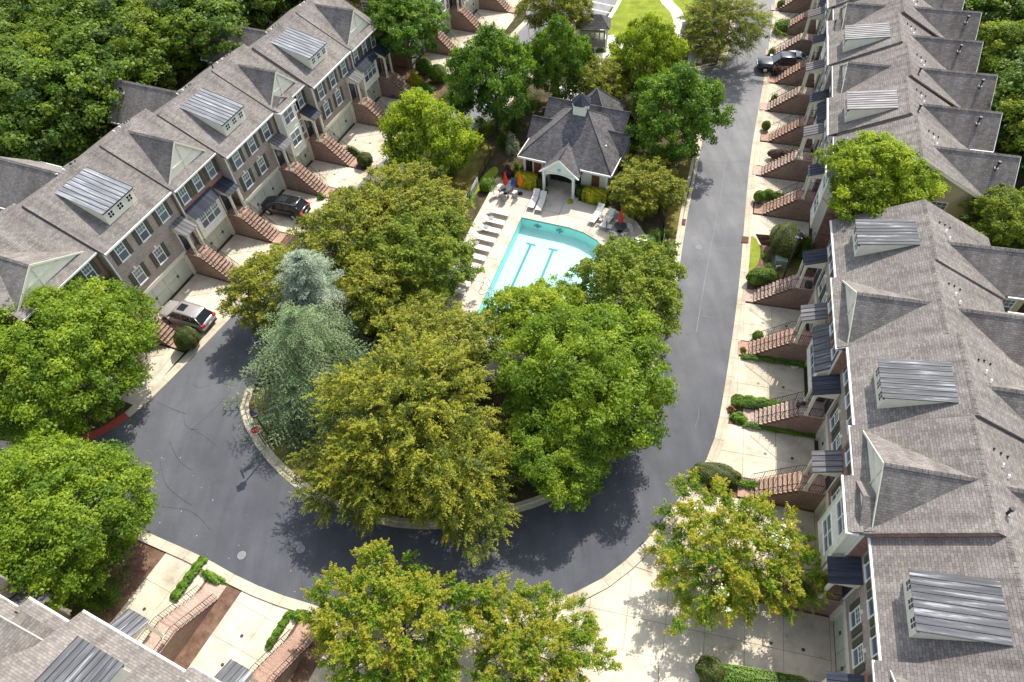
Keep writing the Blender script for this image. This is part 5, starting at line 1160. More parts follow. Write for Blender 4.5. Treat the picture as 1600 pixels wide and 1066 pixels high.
# ------------------------------------------------------------------ clubhouse
CA = math.radians(-26.2); club = empty('clubhouse', (1.86, 54.74, 0), CA); setp(club, 'pool clubhouse with grey hip roof, small cupola and white gabled entrance', 'clubhouse')
M['shingle'] , _keep = M['shingle_dark'], M['shingle']
def hip(name, x0, x1, y0, y1, z0, rx0, rx1, ry, zr, th=0.12, par=club):
    m = mb('shingle'); v = [(x0, y0, z0), (x1, y0, z0), (x1, y1, z0), (x0, y1, z0), (rx0, ry, zr), (rx1, ry, zr)]
    b = [(x, y, z - th) for x, y, z in v[:4]]
    m.add(v + b, [(0, 1, 5, 4), (1, 2, 5), (2, 3, 4, 5), (3, 0, 4), (0, 6, 7, 1), (1, 7, 8, 2), (2, 8, 9, 3), (3, 9, 6, 0), (6, 9, 8, 7)]); o = m.build(name, par)
    t = mb('shingle')
    for a, b2 in ((v[0], v[4]), (v[1], v[5]), (v[2], v[5]), (v[3], v[4]), (v[4], v[5])):
        if (Vector(a) - Vector(b2)).length > 0.2: t.tube([a, b2], 0.06, 5)
    t.build('hip_cap', o); return o
hip('roof', 0, 9.3, 0, 8.6, 3.0, 4.0, 5.3, 4.7, 6.25)
hip('roof', 2.6, 7.2, 6.2, 11.6, 2.95, 4.88, 4.92, 8.7, 6.1)
def gab(name, axis, c, hw, a0, a1, z0, zr, face=None):
    m = mb('shingle'); pr = [(c - hw, z0), (c, zr), (c + hw, z0), (c + hw, z0 - 0.12), (c, zr - 0.14), (c - hw, z0 - 0.12)]
    (m.exty if axis == 'y' else m.extx)(pr, a0, a1); o = m.build(name, club); t = mb('shingle')
    if axis == 'y': t.tube([(c, a0, zr), (c, a1, zr)], 0.07, 5)
    else: t.tube([(a0, c, zr), (a1, c, zr)], 0.07, 5)
    t.build('ridge_cap', o); return o
gab('side_gable_roof', 'x', 6.7, 2.5, 0.6, 8.9, 3.0, 5.45); gab('side_gable_roof', 'x', 4.6, 1.6, -0.3, 2.6, 2.98, 4.5); gab('side_gable_roof', 'x', 4.6, 1.6, 6.9, 9.65, 2.98, 4.5)
gab('porch_roof', 'y', 4.55, 1.95, -1.0, 3.4, 2.62, 4.35)
M['shingle'] = _keep
w = mb('clubsiding'); w.box(0.4, 2.9, 0.42, 8.2, 0.1, 2.9).box(6.3, 8.9, 0.42, 8.2, 0.1, 2.9).box(2.9, 6.3, 1.25, 8.2, 0.1, 2.9)
w.extx([(4.6 - 1.4, 2.9), (4.6, 4.2), (4.6 + 1.4, 2.9)], -0.1, 0.0).extx([(4.6 - 1.4, 2.9), (4.6, 4.2), (4.6 + 1.4, 2.9)], 9.32, 9.42).box(3.0, 6.8, 8.2, 11.2, 0.1, 2.85); w.build('wall', club)
w = mb('white'); w.box(-0.02, 2.9, -0.08, -0.003, 2.84, 3.02).box(6.3, 9.32, -0.08, -0.003, 2.84, 3.02).box(9.303, 9.38, 0, 3.0, 2.84, 3.02).box(9.303, 9.38, 6.2, 8.6, 2.84, 3.02).box(-0.08, -0.003, 0, 3, 2.84, 3.02)
w.box(0.02, 2.9, 0.0, 0.42, 2.78, 2.84).box(6.3, 9.28, 0, 0.42, 2.78, 2.84)
for x in (0.4, 8.72): w.box(x, x + 0.2, 0.36, 0.42, 0.1, 2.8)
w.box(1.35, 1.43, 0.38, 0.42, 0.6, 2.6).box(0.6, 2.6, 0.37, 0.42, 0.15, 0.5).box(6.6, 8.6, 0.37, 0.42, 0.15, 0.32); w.build('trim', club)
inst('dark_window', mb('glass_dk').box(0.65, 1.33, 0.38, 0.42, 0.55, 2.55).mesh('dark_window'), club)
for x in (1.5, 7.35):
    b_ = mb('wooddoor'); b_.box(x, x + 0.75, 0.36, 0.42, 0.7, 2.35)
    for q in range(10): b_.box(x + 0.06, x + 0.69, 0.335, 0.36, 0.78 + q * 0.155, 0.88 + q * 0.155)
    b_.build('shutter', club)
pe = mb('pale'); pe.exty([(2.95, 2.66), (6.15, 2.66), (4.55, 4.12)], -0.9, -0.78); pe.build('pediment', club)
pe = mb('white'); pe.exty([(2.55, 2.58), (4.55, 4.34), (4.55, 4.12), (2.8, 2.58)], -1.06, -0.95).exty([(6.55, 2.58), (4.55, 4.335), (4.55, 4.12), (6.3, 2.58)], -1.06, -0.95)
arc = [(2.95, 2.66)] + [(4.55 + 1.35 * math.cos(t), 2.2 + 0.42 * math.sin(t)) for t in [math.pi - math.pi * i / 12 for i in range(13)]] + [(6.15, 2.66)]
n0 = len(arc); 
for i in range(1, n0 - 2):
    x0_, z0_ = arc[i]; x1_, z1_ = arc[i + 1]; pe.exty([(x0_, z0_), (x1_, z1_), (x1_, 2.68), (x0_, 2.68)], -0.96, -0.84)
pe.build('arched_beam', club)
for x in (3.02, 5.98): inst('column', cached('ccol', lambda: mb('white').box(-0.12, 0.12, -0.12, 0.12, 0.1, 2.66).box(-0.17, 0.17, -0.17, 0.17, 0.1, 0.3).mesh('column')), club, (x, -0.86, 0.06))
gd = mb('glass_dk').box(2.95, 6.25, 1.15, 1.22, 0.2, 2.6); g_ = gd.build('entrance_glazing', club)
fr = mb('black'); 
for x in (2.93, 3.95, 4.55, 5.15, 6.2): fr.box(x - 0.035, x + 0.035, 1.1, 1.15, 0.2, 2.6)
fr.build('frame', g_); mb('white').box(4.3, 5.0, 1.08, 1.1, 1.65, 2.1).build('notice', g_)
em = mb('white').tube([(4.55, -0.905, 3.15), (4.55, -0.93, 3.15)], 0.24, 20).mat('signgreen'); em.mats[1] = plain('emblem_blue', (0.12, 0.5, 0.62), 0.5); em.tube([(4.55, -0.93, 3.15), (4.55, -0.94, 3.15)], 0.19, 20); em.build('round_emblem', club)
cu = mb('white').box(4.05, 5.25, 4.1, 5.3, 5.4, 6.95).box(3.98, 5.32, 4.03, 5.37, 6.85, 6.98); cup = cu.build('cupola', club)
for s_ in ((4.15, 5.15, 4.07, 4.1),): mb('pale').box(4.2, 5.1, 4.07, 4.099, 5.95, 6.75).build('louvre', cup)
mb('pale').box(5.25, 5.28, 4.25, 5.15, 5.95, 6.75).build('louvre', cup)
ap = (4.65, 4.7, 7.85)
for i in range(8):
    a0 = math.pi / 8 + i * math.pi / 4; a1 = a0 + math.pi / 4; p = (4.65 + 0.98 * math.cos(a0), 4.7 + 0.98 * math.sin(a0), 6.98); q = (4.65 + 0.98 * math.cos(a1), 4.7 + 0.98 * math.sin(a1), 6.98)
    k_ = mb('metal_blue'); k_.add([p, q, ap, (p[0], p[1], 6.93), (q[0], q[1], 6.93), (4.65, 4.7, 6.93)], [(0, 1, 2), (3, 5, 4), (0, 3, 4, 1), (1, 4, 5, 2), (0, 2, 5, 3)]); k_.mat('seam').tube([p, ap], 0.02, 4); k_.build('metal_panel', cup)
inst('vent_stub', cached('cv', lambda: mb('white').tube([(0, 0, -0.2), (0, 0, 0.2)], 0.07, 8).mesh('vent_stub')), club, (7.9, 2.6, 4.1))
mb('concrete').box(2.7, 6.5, -1.7, 1.2, 0.0, 0.2).build('porch_floor', club)

# small kiosks at the top
def kiosk(px, py, rz, w, d, label):
    p = at(px, py); k = empty('mail_kiosk', (p.x, p.y, 0.1), rz); setp(k, label, 'kiosk')
    m = mb('shingle_dark'); hx, hy = w / 2 + 0.35, d / 2 + 0.35; m.add([(-hx, -hy, 2.4), (hx, -hy, 2.4), (hx, hy, 2.4), (-hx, hy, 2.4), (-w * 0.25, 0, 3.5), (w * 0.25, 0, 3.5)], [(0, 1, 5, 4), (1, 2, 5), (2, 3, 4, 5), (3, 0, 4), (0, 3, 2, 1)]); m.build('roof', k)
    for sx in (-1, 1):
        for sy in (-1, 1): mb('white').box(sx * w / 2 - 0.1, sx * w / 2 + 0.1, sy * d / 2 - 0.1, sy * d / 2 + 0.1, 0, 2.4).build('post', k)
    mb('grey_brick').box(-w / 2 + 0.12, w / 2 - 0.12, -d / 2 + 0.05, -d / 2 + 0.25, 0, 0.8).build('base_wall', k)
    bx = mb('utility'); bx.box(-w / 2 + 0.2, w / 2 - 0.2, -d / 2 + 0.06, -d / 2 + 0.5, 0.8, 1.9); bo = bx.build('mailbox_bank', k)
    for i in range(5): mb('chrome').box(-w / 2 + 0.28 + i * (w - 0.5) / 5, -w / 2 + 0.2 + (i + 0.85) * (w - 0.5) / 5, -d / 2 + 0.04, -d / 2 + 0.058, 0.9, 1.8).build('door', bo)
kiosk(926, 68, math.radians(-12), 3.4, 2.2, 'small grey roofed mail kiosk beside the parking lot, left one')
kiosk(1084, 78, math.radians(-18), 3.0, 2.2, 'small grey roofed mail kiosk by the yellowing tree, right one')

# ------------------------------------------------------------------ pool furniture
def lounger_proto():
    r = empty('sun_lounger'); f = mb('chairgrey')
    for s in (-0.31, 0.31): f.tube([(-0.35, s, 0.34), (1.28, s, 0.34), (1.3, s, 0.0)], 0.022, 6); f.tube([(-0.35, s, 0.34), (-0.4, s, 0.0)], 0.022, 6); f.tube([(-0.35, s, 0.35), (-0.95, s, 0.86)], 0.022, 6)
    f.build('frame', r)
    b = mb('plastic'); 
    for i in range(9): b.box(-0.33 + i * 0.178, -0.33 + i * 0.178 + 0.17, -0.3, 0.3, 0.345, 0.375)
    b.build('seat', r)
    b = mb('plastic'); b.extx([(0, 0), (0, 0.03), (0.02, 0.03), (0.02, 0)], 0, 0.001) if False else None
    for i in range(4):
        t0, t1 = i / 4 + 0.01, (i + 1) / 4 - 0.005; p = Vector((-0.35, 0, 0.365)).lerp(Vector((-0.95, 0, 0.875)), t0); q = Vector((-0.35, 0, 0.365)).lerp(Vector((-0.95, 0, 0.875)), t1)
        b.exty([(p.x, p.z), (q.x, q.z), (q.x - 0.02, q.z - 0.025), (p.x - 0.02, p.z - 0.025)], -0.3, 0.3)
    b.build('backrest', r); return r
LP = lounger_proto(); first = True
def lounger(px, py, ang, label, group='sun loungers round the pool'):
    global first
    o = LP if first else copy_tree_fast(LP); first = False; p = at(px, py, 0.35); o.location = (p.x, p.y, 0.15); o.rotation_euler = (0, 0, ang); setp(o, label, 'sun lounger', group); return o
aA = math.atan2(A.y, A.x); ords = ['nearest the umbrella table', 'second from the far end', 'third from the far end', 'fourth from the far end', 'fifth from the far end', 'sixth from the far end', 'seventh from the far end', 'eighth from the far end', 'ninth from the far end']
for (px, py), od in zip([(775, 332), (768, 346), (761, 359), (753, 373), (745, 387), (738, 401), (730, 414), (721, 428), (713, 441)], ords): lounger(px, py, aA, f'pale sun lounger in the left pool row, {od}')
lounger(705, 452, aA - 0.05, 'shaded sun lounger at the near end of the left pool row')
lounger(835, 313, math.atan2(-B.y, -B.x), 'pale lounger left of a pair below the golden hedge'); lounger(846, 317, math.atan2(-B.y, -B.x) + 0.04, 'pale lounger right of a pair, beside the potted plant')
lounger(933, 336, math.atan2(-B.y, -B.x) - 0.2, 'pale lounger left of a pair at the right of the pool'); lounger(950, 344, math.atan2(-B.y, -B.x) - 0.2, 'grey lounger right of a pair, beside the right umbrella table')
for i, (px, py, lb) in enumerate([(771, 341, 'small side table after the first lounger of the left row'), (763, 355, 'small side table after the second lounger of the left row'), (748, 380, 'small side table after the fourth lounger of the left row'), (942, 339, 'small side table between the right pair of loungers')]):
    p = at(px, py, 0.4); t = empty('side_table', (p.x - 0.2, p.y - 0.1, 0.15), aA); setp(t, lb, 'side table', 'side tables between loungers')
    inst('table_top', cached('stt', lambda: mb('chairgrey').box(-0.22, 0.22, -0.22, 0.22, 0.4, 0.43).mesh('table_top')), t)
    for sx in (-1, 1):
        for sy in (-1, 1): inst('leg', cached('stl', lambda: mb('chairgrey').box(-0.015, 0.015, -0.015, 0.015, 0, 0.4).mesh('leg')), t, (sx * 0.19, sy * 0.19, 0))
def umbrella(px, py, mat, label, open_=0):
    p = at(px, py); u = empty('patio_umbrella', (p.x, p.y, 0.15), 0.3); setp(u, label, 'umbrella')
    mb('chairgrey').tube([(0, 0, 0), (0, 0, 2.5)], 0.025, 8).build('pole', u); mb('black').tube([(0, 0, 0), (0, 0, 0.08)], 0.25, 14).build('base', u)
    m = mb(mat); n = 16; zs = [(1.05, 0.13), (1.25, 0.2), (1.6, 0.17), (2.1, 0.10), (2.45, 0.05), (2.62, 0.012)]; vs = []
    for z, r in zs: vs += [(r * (1 + 0.25 * (j % 2)) * math.cos(2 * math.pi * j / n), r * (1 + 0.25 * (j % 2)) * math.sin(2 * math.pi * j / n), z + (0.06 * (j % 2) if z < 1.1 else 0)) for j in range(n)]
    m.add(vs, [(i * n + j, i * n + (j + 1) % n, (i + 1) * n + (j + 1) % n, (i + 1) * n + j) for i in range(len(zs) - 1) for j in range(n)] + [tuple(range((len(zs) - 1) * n, len(zs) * n))]); m.build('canopy', u); return p
def patio_set(px, py, label, angs, cmat='chairgrey'):
    p = at(px, py); t = empty('patio_table', (p.x, p.y, 0.15), 0); setp(t, label, 'table')
    mb('tableblack').tube([(0, 0, 0.70), (0, 0, 0.73)], 0.58, 28).build('table_top', t)
    for q in range(4): a = q * math.pi / 2 + 0.4; inst('leg', cached('ptl', lambda: mb('black').tube([(0.15, 0, 0.7), (0.2, 0, 0.3), (0.45, 0, 0)], 0.02, 6).mesh('leg')), t, (0, 0, 0), (0, 0, a))
    return p
def chair_proto():
    r = empty('patio_chair'); f = mb('chairgrey')
    for s in (-0.27, 0.27): f.tube([(-0.25, s, 0), (-0.25, s, 0.62), (0.22, s, 0.64), (0.25, s, 0)], 0.018, 6)
    f.build('frame', r); mb('plastic').box(-0.24, 0.24, -0.25, 0.25, 0.42, 0.46).build('seat', r)
    m = mb('chairgrey'); m.exty([(-0.24, 0.44), (-0.38, 0.95), (-0.35, 0.96), (-0.21, 0.45)], -0.25, 0.25); m.build('backrest', r); return r
CP = [None]
def chair(p, a, d, label, mat=None):
    if CP[0] is None: o = CP[0] = chair_proto()
    else: o = copy_tree_fast(CP[0])
    o.location = (p.x + math.cos(a) * d, p.y + math.sin(a) * d, 0.15); o.rotation_euler = (0, 0, a + math.pi); setp(o, label, 'chair', 'patio chairs at the umbrella tables')
    if mat:
        for c in o.children:
            if c.name.startswith(('seat', 'backrest')): c.data = c.data.copy(); c.data.materials.clear(); c.data.materials.append(M[mat])
p = patio_set(791, 305, 'round dark table under the closed red umbrella, left of the clubhouse', None)
umbrella(791, 304, 'red', 'closed red umbrella through the table left of the clubhouse')
for a, lb in ((3.4, 'left'), (4.5, 'near left'), (5.9, 'near right'), (2.2, 'far left')): chair(p, a, 0.95, f'grey patio chair, {lb} side of the left red umbrella table')
chair(p, 0.9, 0.98, 'blue topped chair at the far side of the left red umbrella table', 'blue')
umbrella(813, 305, 'orange', 'closed orange umbrella standing alone beside the golden hedge')
p = patio_set(968, 364, 'round dark table under the closed red umbrella at the right pool corner', None)
umbrella(968, 363, 'red', 'closed red umbrella through the table at the right pool corner')
for a, lb in ((2.8, 'left'), (3.9, 'near left'), (5.0, 'near'), (0.1, 'right'), (1.6, 'far')): chair(p, a, 0.95, f'grey patio chair, {lb} side of the right umbrella table')
p = at(1002, 384); st = empty('folding_table', (p.x, p.y, 0.15), 0.2); setp(st, 'pale rectangular table at the right end of the pool deck', 'table')
mb('white').box(-0.9, 0.9, -0.35, 0.35, 0.68, 0.72).build('table_top', st)
for sx in (-0.75, 0.75): mb('chairgrey').box(sx - 0.02, sx + 0.02, -0.3, 0.3, 0, 0.68).build('leg', st)
# pool fences
def fence(pts, label, h=1.25, panels=()):
    P = [at(x, y).xy for x, y in pts]; P = resample(smooth(P, 6), 1.8); r = empty('pool_fence', (*P[0], 0.1)); setp(r, label, 'fence'); o = Vector((P[0].x, P[0].y))
    pm = cached('fpost', lambda: mb('black').box(-0.03, 0.03, -0.03, 0.03, 0, 1.3).mesh('post'))
    for i, p in enumerate(P):
        inst('post', pm, r, (p.x - o.x, p.y - o.y, 0))
        if i + 1 < len(P):
            q = P[i + 1]; d = q - p; a = math.atan2(d.y, d.x); L = d.length
            def pan():
                m = mb('black')
                for z in (0.12, 1.15): m.box(0.03, L - 0.03, -0.015, 0.015, z, z + 0.04)
                k = int(L / 0.13)
                for j in range(1, k): m.box(j * L / k - 0.008, j * L / k + 0.008, -0.008, 0.008, 0.05, 1.22)
                return m.mesh('railing')
            inst('railing', cached(('fp', round(L, 2)), pan), r, (p.x - o.x, p.y - o.y, 0), (0, 0, a))
    return r
fence([(692, 400), (715, 352), (735, 315), (752, 280), (768, 250)], 'thin dark metal fence along the left side of the pool')
fence([(1000, 330), (1030, 340), (1036, 372), (1030, 420), (1022, 450)], 'thin dark metal fence between the right pool corner and the road')
for (x0, y0, x1, y1, mt, lb) in [(737, 312, 749, 292, 'white', 'white and blue banner hanging on the left pool fence'), (726, 330, 734, 316, 'white', 'pale banner lower down on the left pool fence')]:
    p, q = at(x0, y0), at(x1, y1); d = (q - p); a = math.atan2(d.y, d.x); L = d.length; b_ = empty('banner', (p.x - 0.08, p.y - 0.03, 0.1), a); setp(b_, lb, 'banner')
    mb('white').box(0, L, -0.012, 0.012, 0.25, 1.15).build('cloth', b_); e_ = mb('tile'); e_.mats[0] = M['metal_pale']; e_.box(0.1, L - 0.1, -0.018, -0.012, 0.35, 0.75).build('print', b_)

# ------------------------------------------------------------------ street furniture
def lamp(px, py, h, label, z=0.1):
    p = at(px, py); r = empty('street_lamp', (p.x, p.y, z), 0.4); setp(r, label, 'street lamp')
    mb('black').tube([(0, 0, 0), (0, 0, 0.25), (0, 0, 0.3), (0, 0, h - 0.35)], [0.14, 0.12, 0.075, 0.055], 10).build('post', r)
    mb('black').box(-0.2, 0.2, -0.2, 0.2, h - 0.38, h - 0.33).build('bracket', r)
    m = mb('headlight'); 
    vs = [(-0.13, -0.13, h - 0.33), (0.13, -0.13, h - 0.33), (0.13, 0.13, h - 0.33), (-0.13, 0.13, h - 0.33), (-0.2, -0.2, h), (0.2, -0.2, h), (0.2, 0.2, h), (-0.2, 0.2, h)]
    m.add(vs, [(0, 3, 2, 1), (4, 5, 6, 7), (0, 1, 5, 4), (1, 2, 6, 5), (2, 3, 7, 6), (3, 0, 4, 7)]); m.build('lantern_glass', r)
    m = mb('black'); 
    for a, b_ in ((0, 4), (1, 5), (2, 6), (3, 7)): m.tube([vs[a], vs[b_]], 0.015, 4)
    m.add([(-0.27, -0.27, h), (0.27, -0.27, h), (0.27, 0.27, h), (-0.27, 0.27, h), (0, 0, h + 0.2)], [(0, 1, 4), (1, 2, 4), (2, 3, 4), (3, 0, 4), (0, 3, 2, 1)]); m.tube([(0, 0, h + 0.18), (0, 0, h + 0.3)], 0.03, 6); m.build('lantern_cap', r)
lamp(1222, 440, 5.3, 'black lamp post beside the steps of the grey end house', 0.03)
lamp(430, 698, 4.5, 'black lamp post on the island next to the stop sign')
lamp(659, 112, 4.2, 'black lamp post between the two rows of houses at the top', 0.03)
p = at(416, 697); sg = empty('stop_sign', (p.x, p.y, 0.1), math.radians(28)); setp(sg, 'red stop sign under green street name blades on the island', 'road sign')
mb('black').tube([(0, 0, 0), (0, 0, 3.1)], 0.035, 8).build('post', sg)
def octo(r, y0, y1, mat): 
    m = mb(mat); m.exty([(r * math.cos(math.pi / 8 + i * math.pi / 4), 2.25 + r * math.sin(math.pi / 8 + i * math.pi / 4)) for i in range(8)], y0, y1); return m
pl = octo(0.42, -0.06, -0.045, 'white').build('plate', sg); octo(0.385, -0.068, -0.06, 'stopred').build('face', pl)
def text(body, size, loc, rot, mat, par, name='lettering', ext=0.004):
    cu_ = bpy.data.curves.new(name, 'FONT'); cu_.body = body; cu_.size = size; cu_.align_x = 'CENTER'; cu_.align_y = 'CENTER'; cu_.extrude = ext
    o = bpy.data.objects.new(name, cu_); C.link(o); dg = bpy.context.evaluated_depsgraph_get(); me = bpy.data.meshes.new_from_object(o.evaluated_get(dg)); bpy.data.objects.remove(o)
    me.materials.clear(); me.materials.append(M[mat]); return inst(name, me, par, loc, rot)
text('STOP', 0.36, (0, -0.074, 2.25), (math.pi / 2, 0, 0), 'white', pl)
b1 = mb('signgreen').box(-0.1, 0.85, -0.012, 0.012, 2.78, 2.98).build('name_blade', sg, rot=(0, 0, 0.05)); mb('signgreen').box(-0.012, 0.012, -0.4, 0.4, 3.0, 3.18).build('name_blade', sg)
for x in (0.1, 0.28, 0.5, 0.66): mb('white').box(x, x + 0.12, -0.018, -0.012, 2.84, 2.92).build('print', b1)
p = at(1218, 412); ub = empty('utility_box', (p.x, p.y, 0.03), RR); setp(ub, 'pale green utility box on the mulch beside the lamp post', 'utility box')
mb('utility').box(-0.55, 0.55, -0.45, 0.45, 0, 0.75).build('cabinet', ub); mb('utility').box(-0.58, 0.58, -0.48, 0.48, 0.752, 0.82).build('lid', ub); mb('joint').box(-0.75, 0.75, -0.65, 0.65, -0.04, 0.03).build('pad', ub)
p = at(1212, 421); ub = empty('hydrant_pipe', (p.x, p.y, 0.03), RR + 0.5); setp(ub, 'small white pipe stub in front of the green utility box', 'pipe')
mb('white').tube([(0, 0, 0), (0, 0, 0.35), (0.1, 0.35, 0.42)], 0.07, 8).build('pipe', ub)
p = at(1262, 449, 2.45); ac = empty('round_planter', (p.x, p.y, 2.45), RR); setp(ac, 'dark round planter on the porch of the grey end house', 'planter')
mb('black').tube([(0, 0, 0), (0, 0, 0.05), (0, 0, 0.4)], [0.2, 0.24, 0.33], 14).build('pot', ac)
p = at(1241, 572); hr = empty('hose_reel', (p.x, p.y, 0.03), RR); setp(hr, 'coiled white garden hose on the ivy beside the garage', 'hose')
for i in range(3): mb('white').tube([(0.3 * math.cos(t) * (1 - i * 0.1), 0.3 * math.sin(t) * (1 - i * 0.1), 0.05 + i * 0.05) for t in [j * math.pi / 9 for j in range(19)]], 0.025, 6, cap=False).build('coil', hr)
p = at(1253, 645, 2.0)
for q, (x, y) in enumerate([(1247, 634), (1254, 633)]):
    p = at(x, y, 2.3); b_ = empty('flower_pot', (p.x, p.y, 2.2), 0); setp(b_, f'black flower pot on the grey steps, {["left", "right"][q]} of a pair', 'pot'); mb('black').tube([(0, 0, 0), (0, 0, 0.3)], [0.12, 0.18], 12).build('pot', b_)
p = at(430, 301); bn = empty('wheelie_bin', (p.x, p.y, 0.03), 0.4); setp(bn, 'dark green wheeled bin in the garage mouth beside the black car', 'bin')
mb('signgreen').box(-0.28, 0.28, -0.32, 0.32, 0.08, 1.0).build('body', bn); mb('signgreen').box(-0.3, 0.3, -0.34, 0.34, 1.002, 1.07).build('lid', bn)
for s in (-0.25, 0.25): mb('tyre').tube([(s - 0.03, 0.3, 0.1), (s + 0.03, 0.3, 0.1)], 0.1, 10).build('wheel', bn)

# ------------------------------------------------------------------ cars
def loft(m, secs, close=True):
    n = len(secs[0]); b = [p for s in secs for p in s]; fs = []
    for i in range(len(secs) - 1):
        for j in range(n): k = (j + 1) % n; fs.append((i * n + j, i * n + k, (i + 1) * n + k, (i + 1) * n + j))
    fs.append(tuple(range(n))); fs.append(tuple((len(secs) - 1) * n + j for j in range(n - 1, -1, -1))); m.add(b, fs, True)
def car(px, py, ang, paint, label, L=4.8, Wd=1.86, H=1.68, kind='suv', zc=0.9, truck=False):
    p = at(px, py, zc); r = empty({'suv': 'parked_car', 'sedan': 'parked_car', 'truck': 'pickup_truck'}[kind], (p.x, p.y, 0.03), ang); setp(r, label, 'pickup truck' if kind == 'truck' else 'car')
    hw = Wd / 2; l2 = L / 2; zb = 0.95 if kind != 'sedan' else 0.82
    # lower body: stations from nose (+x) to tail
    if kind == 'truck': st = [(l2, .70, .45, .80), (l2 - .12, .90, .35, .98), (l2 - .5, .97, .30, 1.08), (l2 - 1.5, 1, .3, 1.12), (0, 1, .3, 1.1), (-l2 + .3, 1, .32, 1.1), (-l2, .95, .4, 1.06)]
    elif kind == 'suv': st = [(l2, .62, .42, .72), (l2 - .1, .80, .32, .88), (l2 - .45, .94, .26, .96), (l2 - 1.25, 1, .24, zb + .08), (.3, 1, .24, zb + .04), (-l2 + .9, 1, .26, zb + .06), (-l2 + .2, .96, .3, zb + .04), (-l2, .84, .42, zb - .02)]
    else: st = [(l2, .62, .36, .6), (l2 - .12, .82, .28, .72), (l2 - .5, .94, .24, .80), (l2 - 1.3, 1, .22, zb + .04), (.2, 1, .22, zb), (-l2 + 1.0, 1, .24, zb + .04), (-l2 + .25, .95, .28, zb + .02), (-l2, .82, .4, zb - .06)]
    secs = []
    for x, f, z0, z1 in st:
        w_ = hw * f; secs.append([(x, -w_ * .92, z0), (x, -w_, z0 + .14), (x, -w_, z1 - .22), (x, -w_ * .955, z1 - .05), (x, -w_ * .82, z1), (x, 0, z1 + .035), (x, w_ * .82, z1), (x, w_ * .955, z1 - .05), (x, w_, z1 - .22), (x, w_, z0 + .14), (x, w_ * .92, z0)])
    m = mb(paint); loft(m, secs); body = m.build('body', r)
    # greenhouse: glass block with painted roof and pillars
    if kind == 'truck': g = [(l2 - 1.55, l2 - 2.35), (l2 - 4.15, l2 - 3.95)]
    elif kind == 'suv': g = [(l2 - 1.15, l2 - 1.95), (-l2 + .12, -l2 + .62)]
    else: g = [(l2 - 1.25, l2 - 2.1), (-l2 + .55, -l2 + 1.35)]
    (xa, xb), (xd, xc) = g; zt = H; ib, it_ = .90, .70; z_b = (1.08 if kind == 'truck' else zb)
    V = [(xa, -hw * ib * .96, z_b), (xa, hw * ib * .96, z_b), (xd, hw * ib * .96, z_b), (xd, -hw * ib * .96, z_b), (xb, -hw * it_, zt - .06), (xb, hw * it_, zt - .06), (xc, hw * it_, zt - .06), (xc, -hw * it_, zt - .06)]
    m = mb('glass_dk'); m.add(V, [(0, 3, 2, 1), (4, 5, 6, 7), (0, 1, 5, 4), (1, 2, 6, 5), (2, 3, 7, 6), (3, 0, 4, 7)]); gh = m.build('windows', r)
    m = mb(paint); secs = []
    for x, e, zz in [(xb + .06, .86, -.035), (xb - .12, 1.0, 0.0), ((xb + xc) / 2, 1.02, .03), (xc + .12, 1.0, 0.0), (xc - .06, .86, -.04)]:
        w_ = hw * (it_ + .03) * e; z = zt + zz; secs.append([(x, -w_, z - .07), (x, -w_, z - .03), (x, -w_ * .85, z), (x, w_ * .85, z), (x, w_, z - .03), (x, w_, z - .07)])
    loft(m, secs); roof = m.build('roof', r)
    m = mb(paint)
    pil = [(0, 4), (1, 5), (2, 6), (3, 7)]
    for a_, b_ in pil: m.tube([V[a_], V[b_]], .045, 5)
    xs = [(xa + xd) / 2 + .2, xd + (xc - xd) + .55] if kind == 'suv' else [(xa + xd) / 2 + .1]
    for xm in xs:
        for s in (-1, 1): m.tube([(xm, s * hw * ib * .965, z_b), (xm - .03, s * hw * (it_ + .01), zt - .05)], .035, 5)
    m.build('pillars', r)
    if kind == 'suv':
        mb('glass_dk').box(xb - .95, xb - .22, -.36, .36, zt + .012, zt + .035).build('sunroof', roof)
        for s in (-1, 1): inst('roof_rail', mb('chrome').tube([(xb - .1, s * hw * .68, zt + .02), (xb - .3, s * hw * .68, zt + .07), (xc + .3, s * hw * .68, zt + .07), (xc + .1, s * hw * .68, zt + .02)], .018, 5).mesh('rail'), roof)
    wx = (l2 - .92, -l2 + 1.0)
    wm = cached('wheel', lambda: mb('tyre').tube([(0, -.12, 0), (0, .12, 0)], .36, 20).mat('chrome').tube([(0, -.135, 0), (0, -.12, 0)], .22, 10).tube([(0, .12, 0), (0, .135, 0)], .22, 10).mesh('wheel'))
    for x in wx:
        for s in (-1, 1):
            inst('wheel_arch', cached('arch', lambda: mb('tyre').tube([(0, -.1, 0), (0, .1, 0)], .41, 20).mesh('wheel_arch')), r, (x, s * (hw - .095), .40))
            inst('wheel', wm, r, (x, s * (hw - .10), .36))
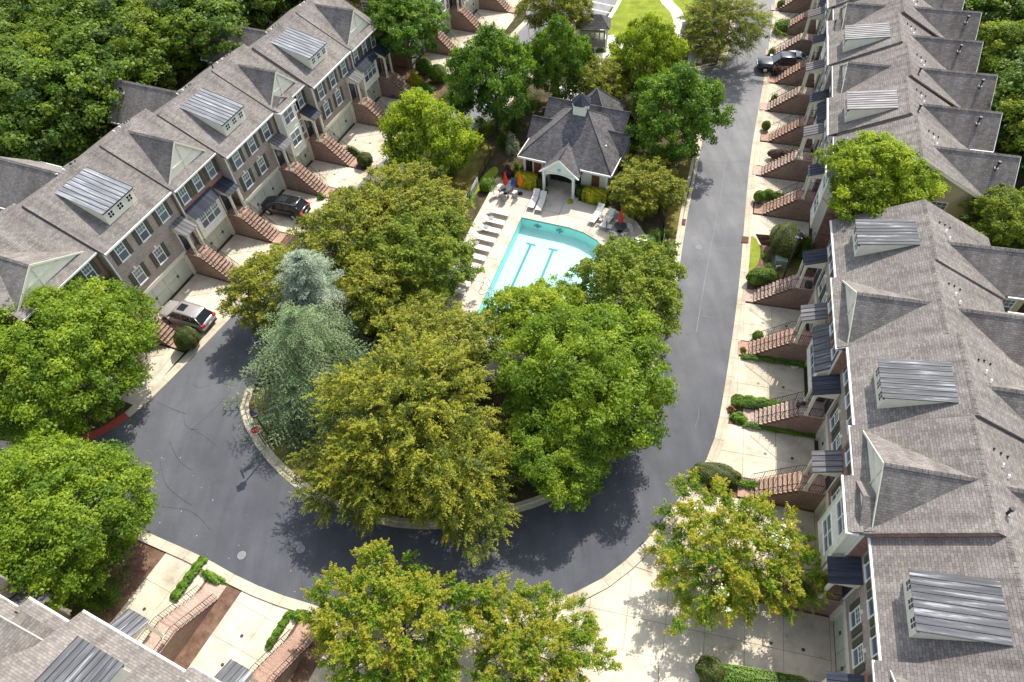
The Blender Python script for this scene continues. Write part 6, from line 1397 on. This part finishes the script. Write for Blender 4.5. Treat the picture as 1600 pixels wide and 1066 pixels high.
    for s in (-1, 1):
        inst('mirror', mb(paint).box(xa - .55, xa - .37, s * (hw + .09) - .1, s * (hw + .09) + .1, z_b + .05, z_b + .2).mesh('mirror'), r)
        inst('headlight', mb('headlight').box(l2 - .32, l2 - .08, s * hw * .68 - .2, s * hw * .68 + .2, .66, .80).mesh('headlight'), r)
        inst('taillight', mb('taillight').box(-l2 - .015, -l2 + .25, s * hw * .76 - .16, s * hw * .76 + .16, .78 if kind != 'truck' else .8, .98 if kind != 'truck' else 1.05).mesh('taillight'), r)
    mb('white').box(-l2 - .03, -l2 - .005, -.16, .16, .55, .7).build('number_plate', r)
    mb('tyre').box(-l2 - .03, -l2 + .2, -hw * .8, hw * .8, .3, .42).build('bumper', r)
    if kind == 'truck':
        mb('tonneau').box(-l2 + .12, l2 - 4.2, -hw * .86, hw * .86, 1.09, 1.16).build('bed_cover', r)
        mb('chrome').box(l2 - .1, l2 + .01, -.55, .55, .6, .85).build('grille', r)
    return r
nL = math.atan2(0.419, -0.908)
car(290, 490, nL, 'car_silver', 'silver estate suv parked at the grey brick house on the left', kind='suv', L=4.85)
car(444, 320, nL + 0.05, 'car_black', 'black car half inside the garage in the left row', kind='suv', L=4.7, H=1.6)
car(1224, 98, math.radians(167), 'car_navy', 'dark pickup truck with brown bed cover at the kerb, upper right', kind='truck', L=5.7, Wd=1.95, H=1.85)
p_ = at(1224, 98, .9); q_ = rowpt(-106.5, -1.95, 0)
car(1236, 91, math.radians(167), 'car_white', 'white sedan parked behind the dark pickup truck', kind='sedan', L=4.6, H=1.45)
car(878, 147, math.radians(60), 'car_white', 'white car glimpsed between the trees behind the clubhouse', kind='sedan', L=4.6, H=1.45)
# bottom concrete apron and its joints
apron = sheet('concrete_apron', PX([(1128, 690), (1096, 745), (1064, 788), (1014, 852), (944, 912), (868, 946), (760, 974), (700, 985), (700, 1120), (1310, 1120), (1300, 940), (1290, 780)]), 0.004, 'concrete')
def joint(pxs, w=0.035, root=apron, z=0.03):
    P = PX(pxs); L_ = offset_line(P, w / 2); R_ = offset_line(P, -w / 2); n = len(P); me = bpy.data.meshes.new('joint'); me.from_pydata([(*q, z) for q in L_] + [(*q, z) for q in R_], [], [(i, i + n, i + 1 + n, i + 1) for i in range(n - 1)]); me.materials.append(M['joint']); inst('joint', me, root)
for c in [[(975, 880), (1028, 1020), (1030, 1100)], [(910, 932), (945, 1100)], [(975, 880), (935, 935)], [(930, 950), (1090, 985)], [(975, 880), (1020, 895)]]: joint(c, z=0.016)
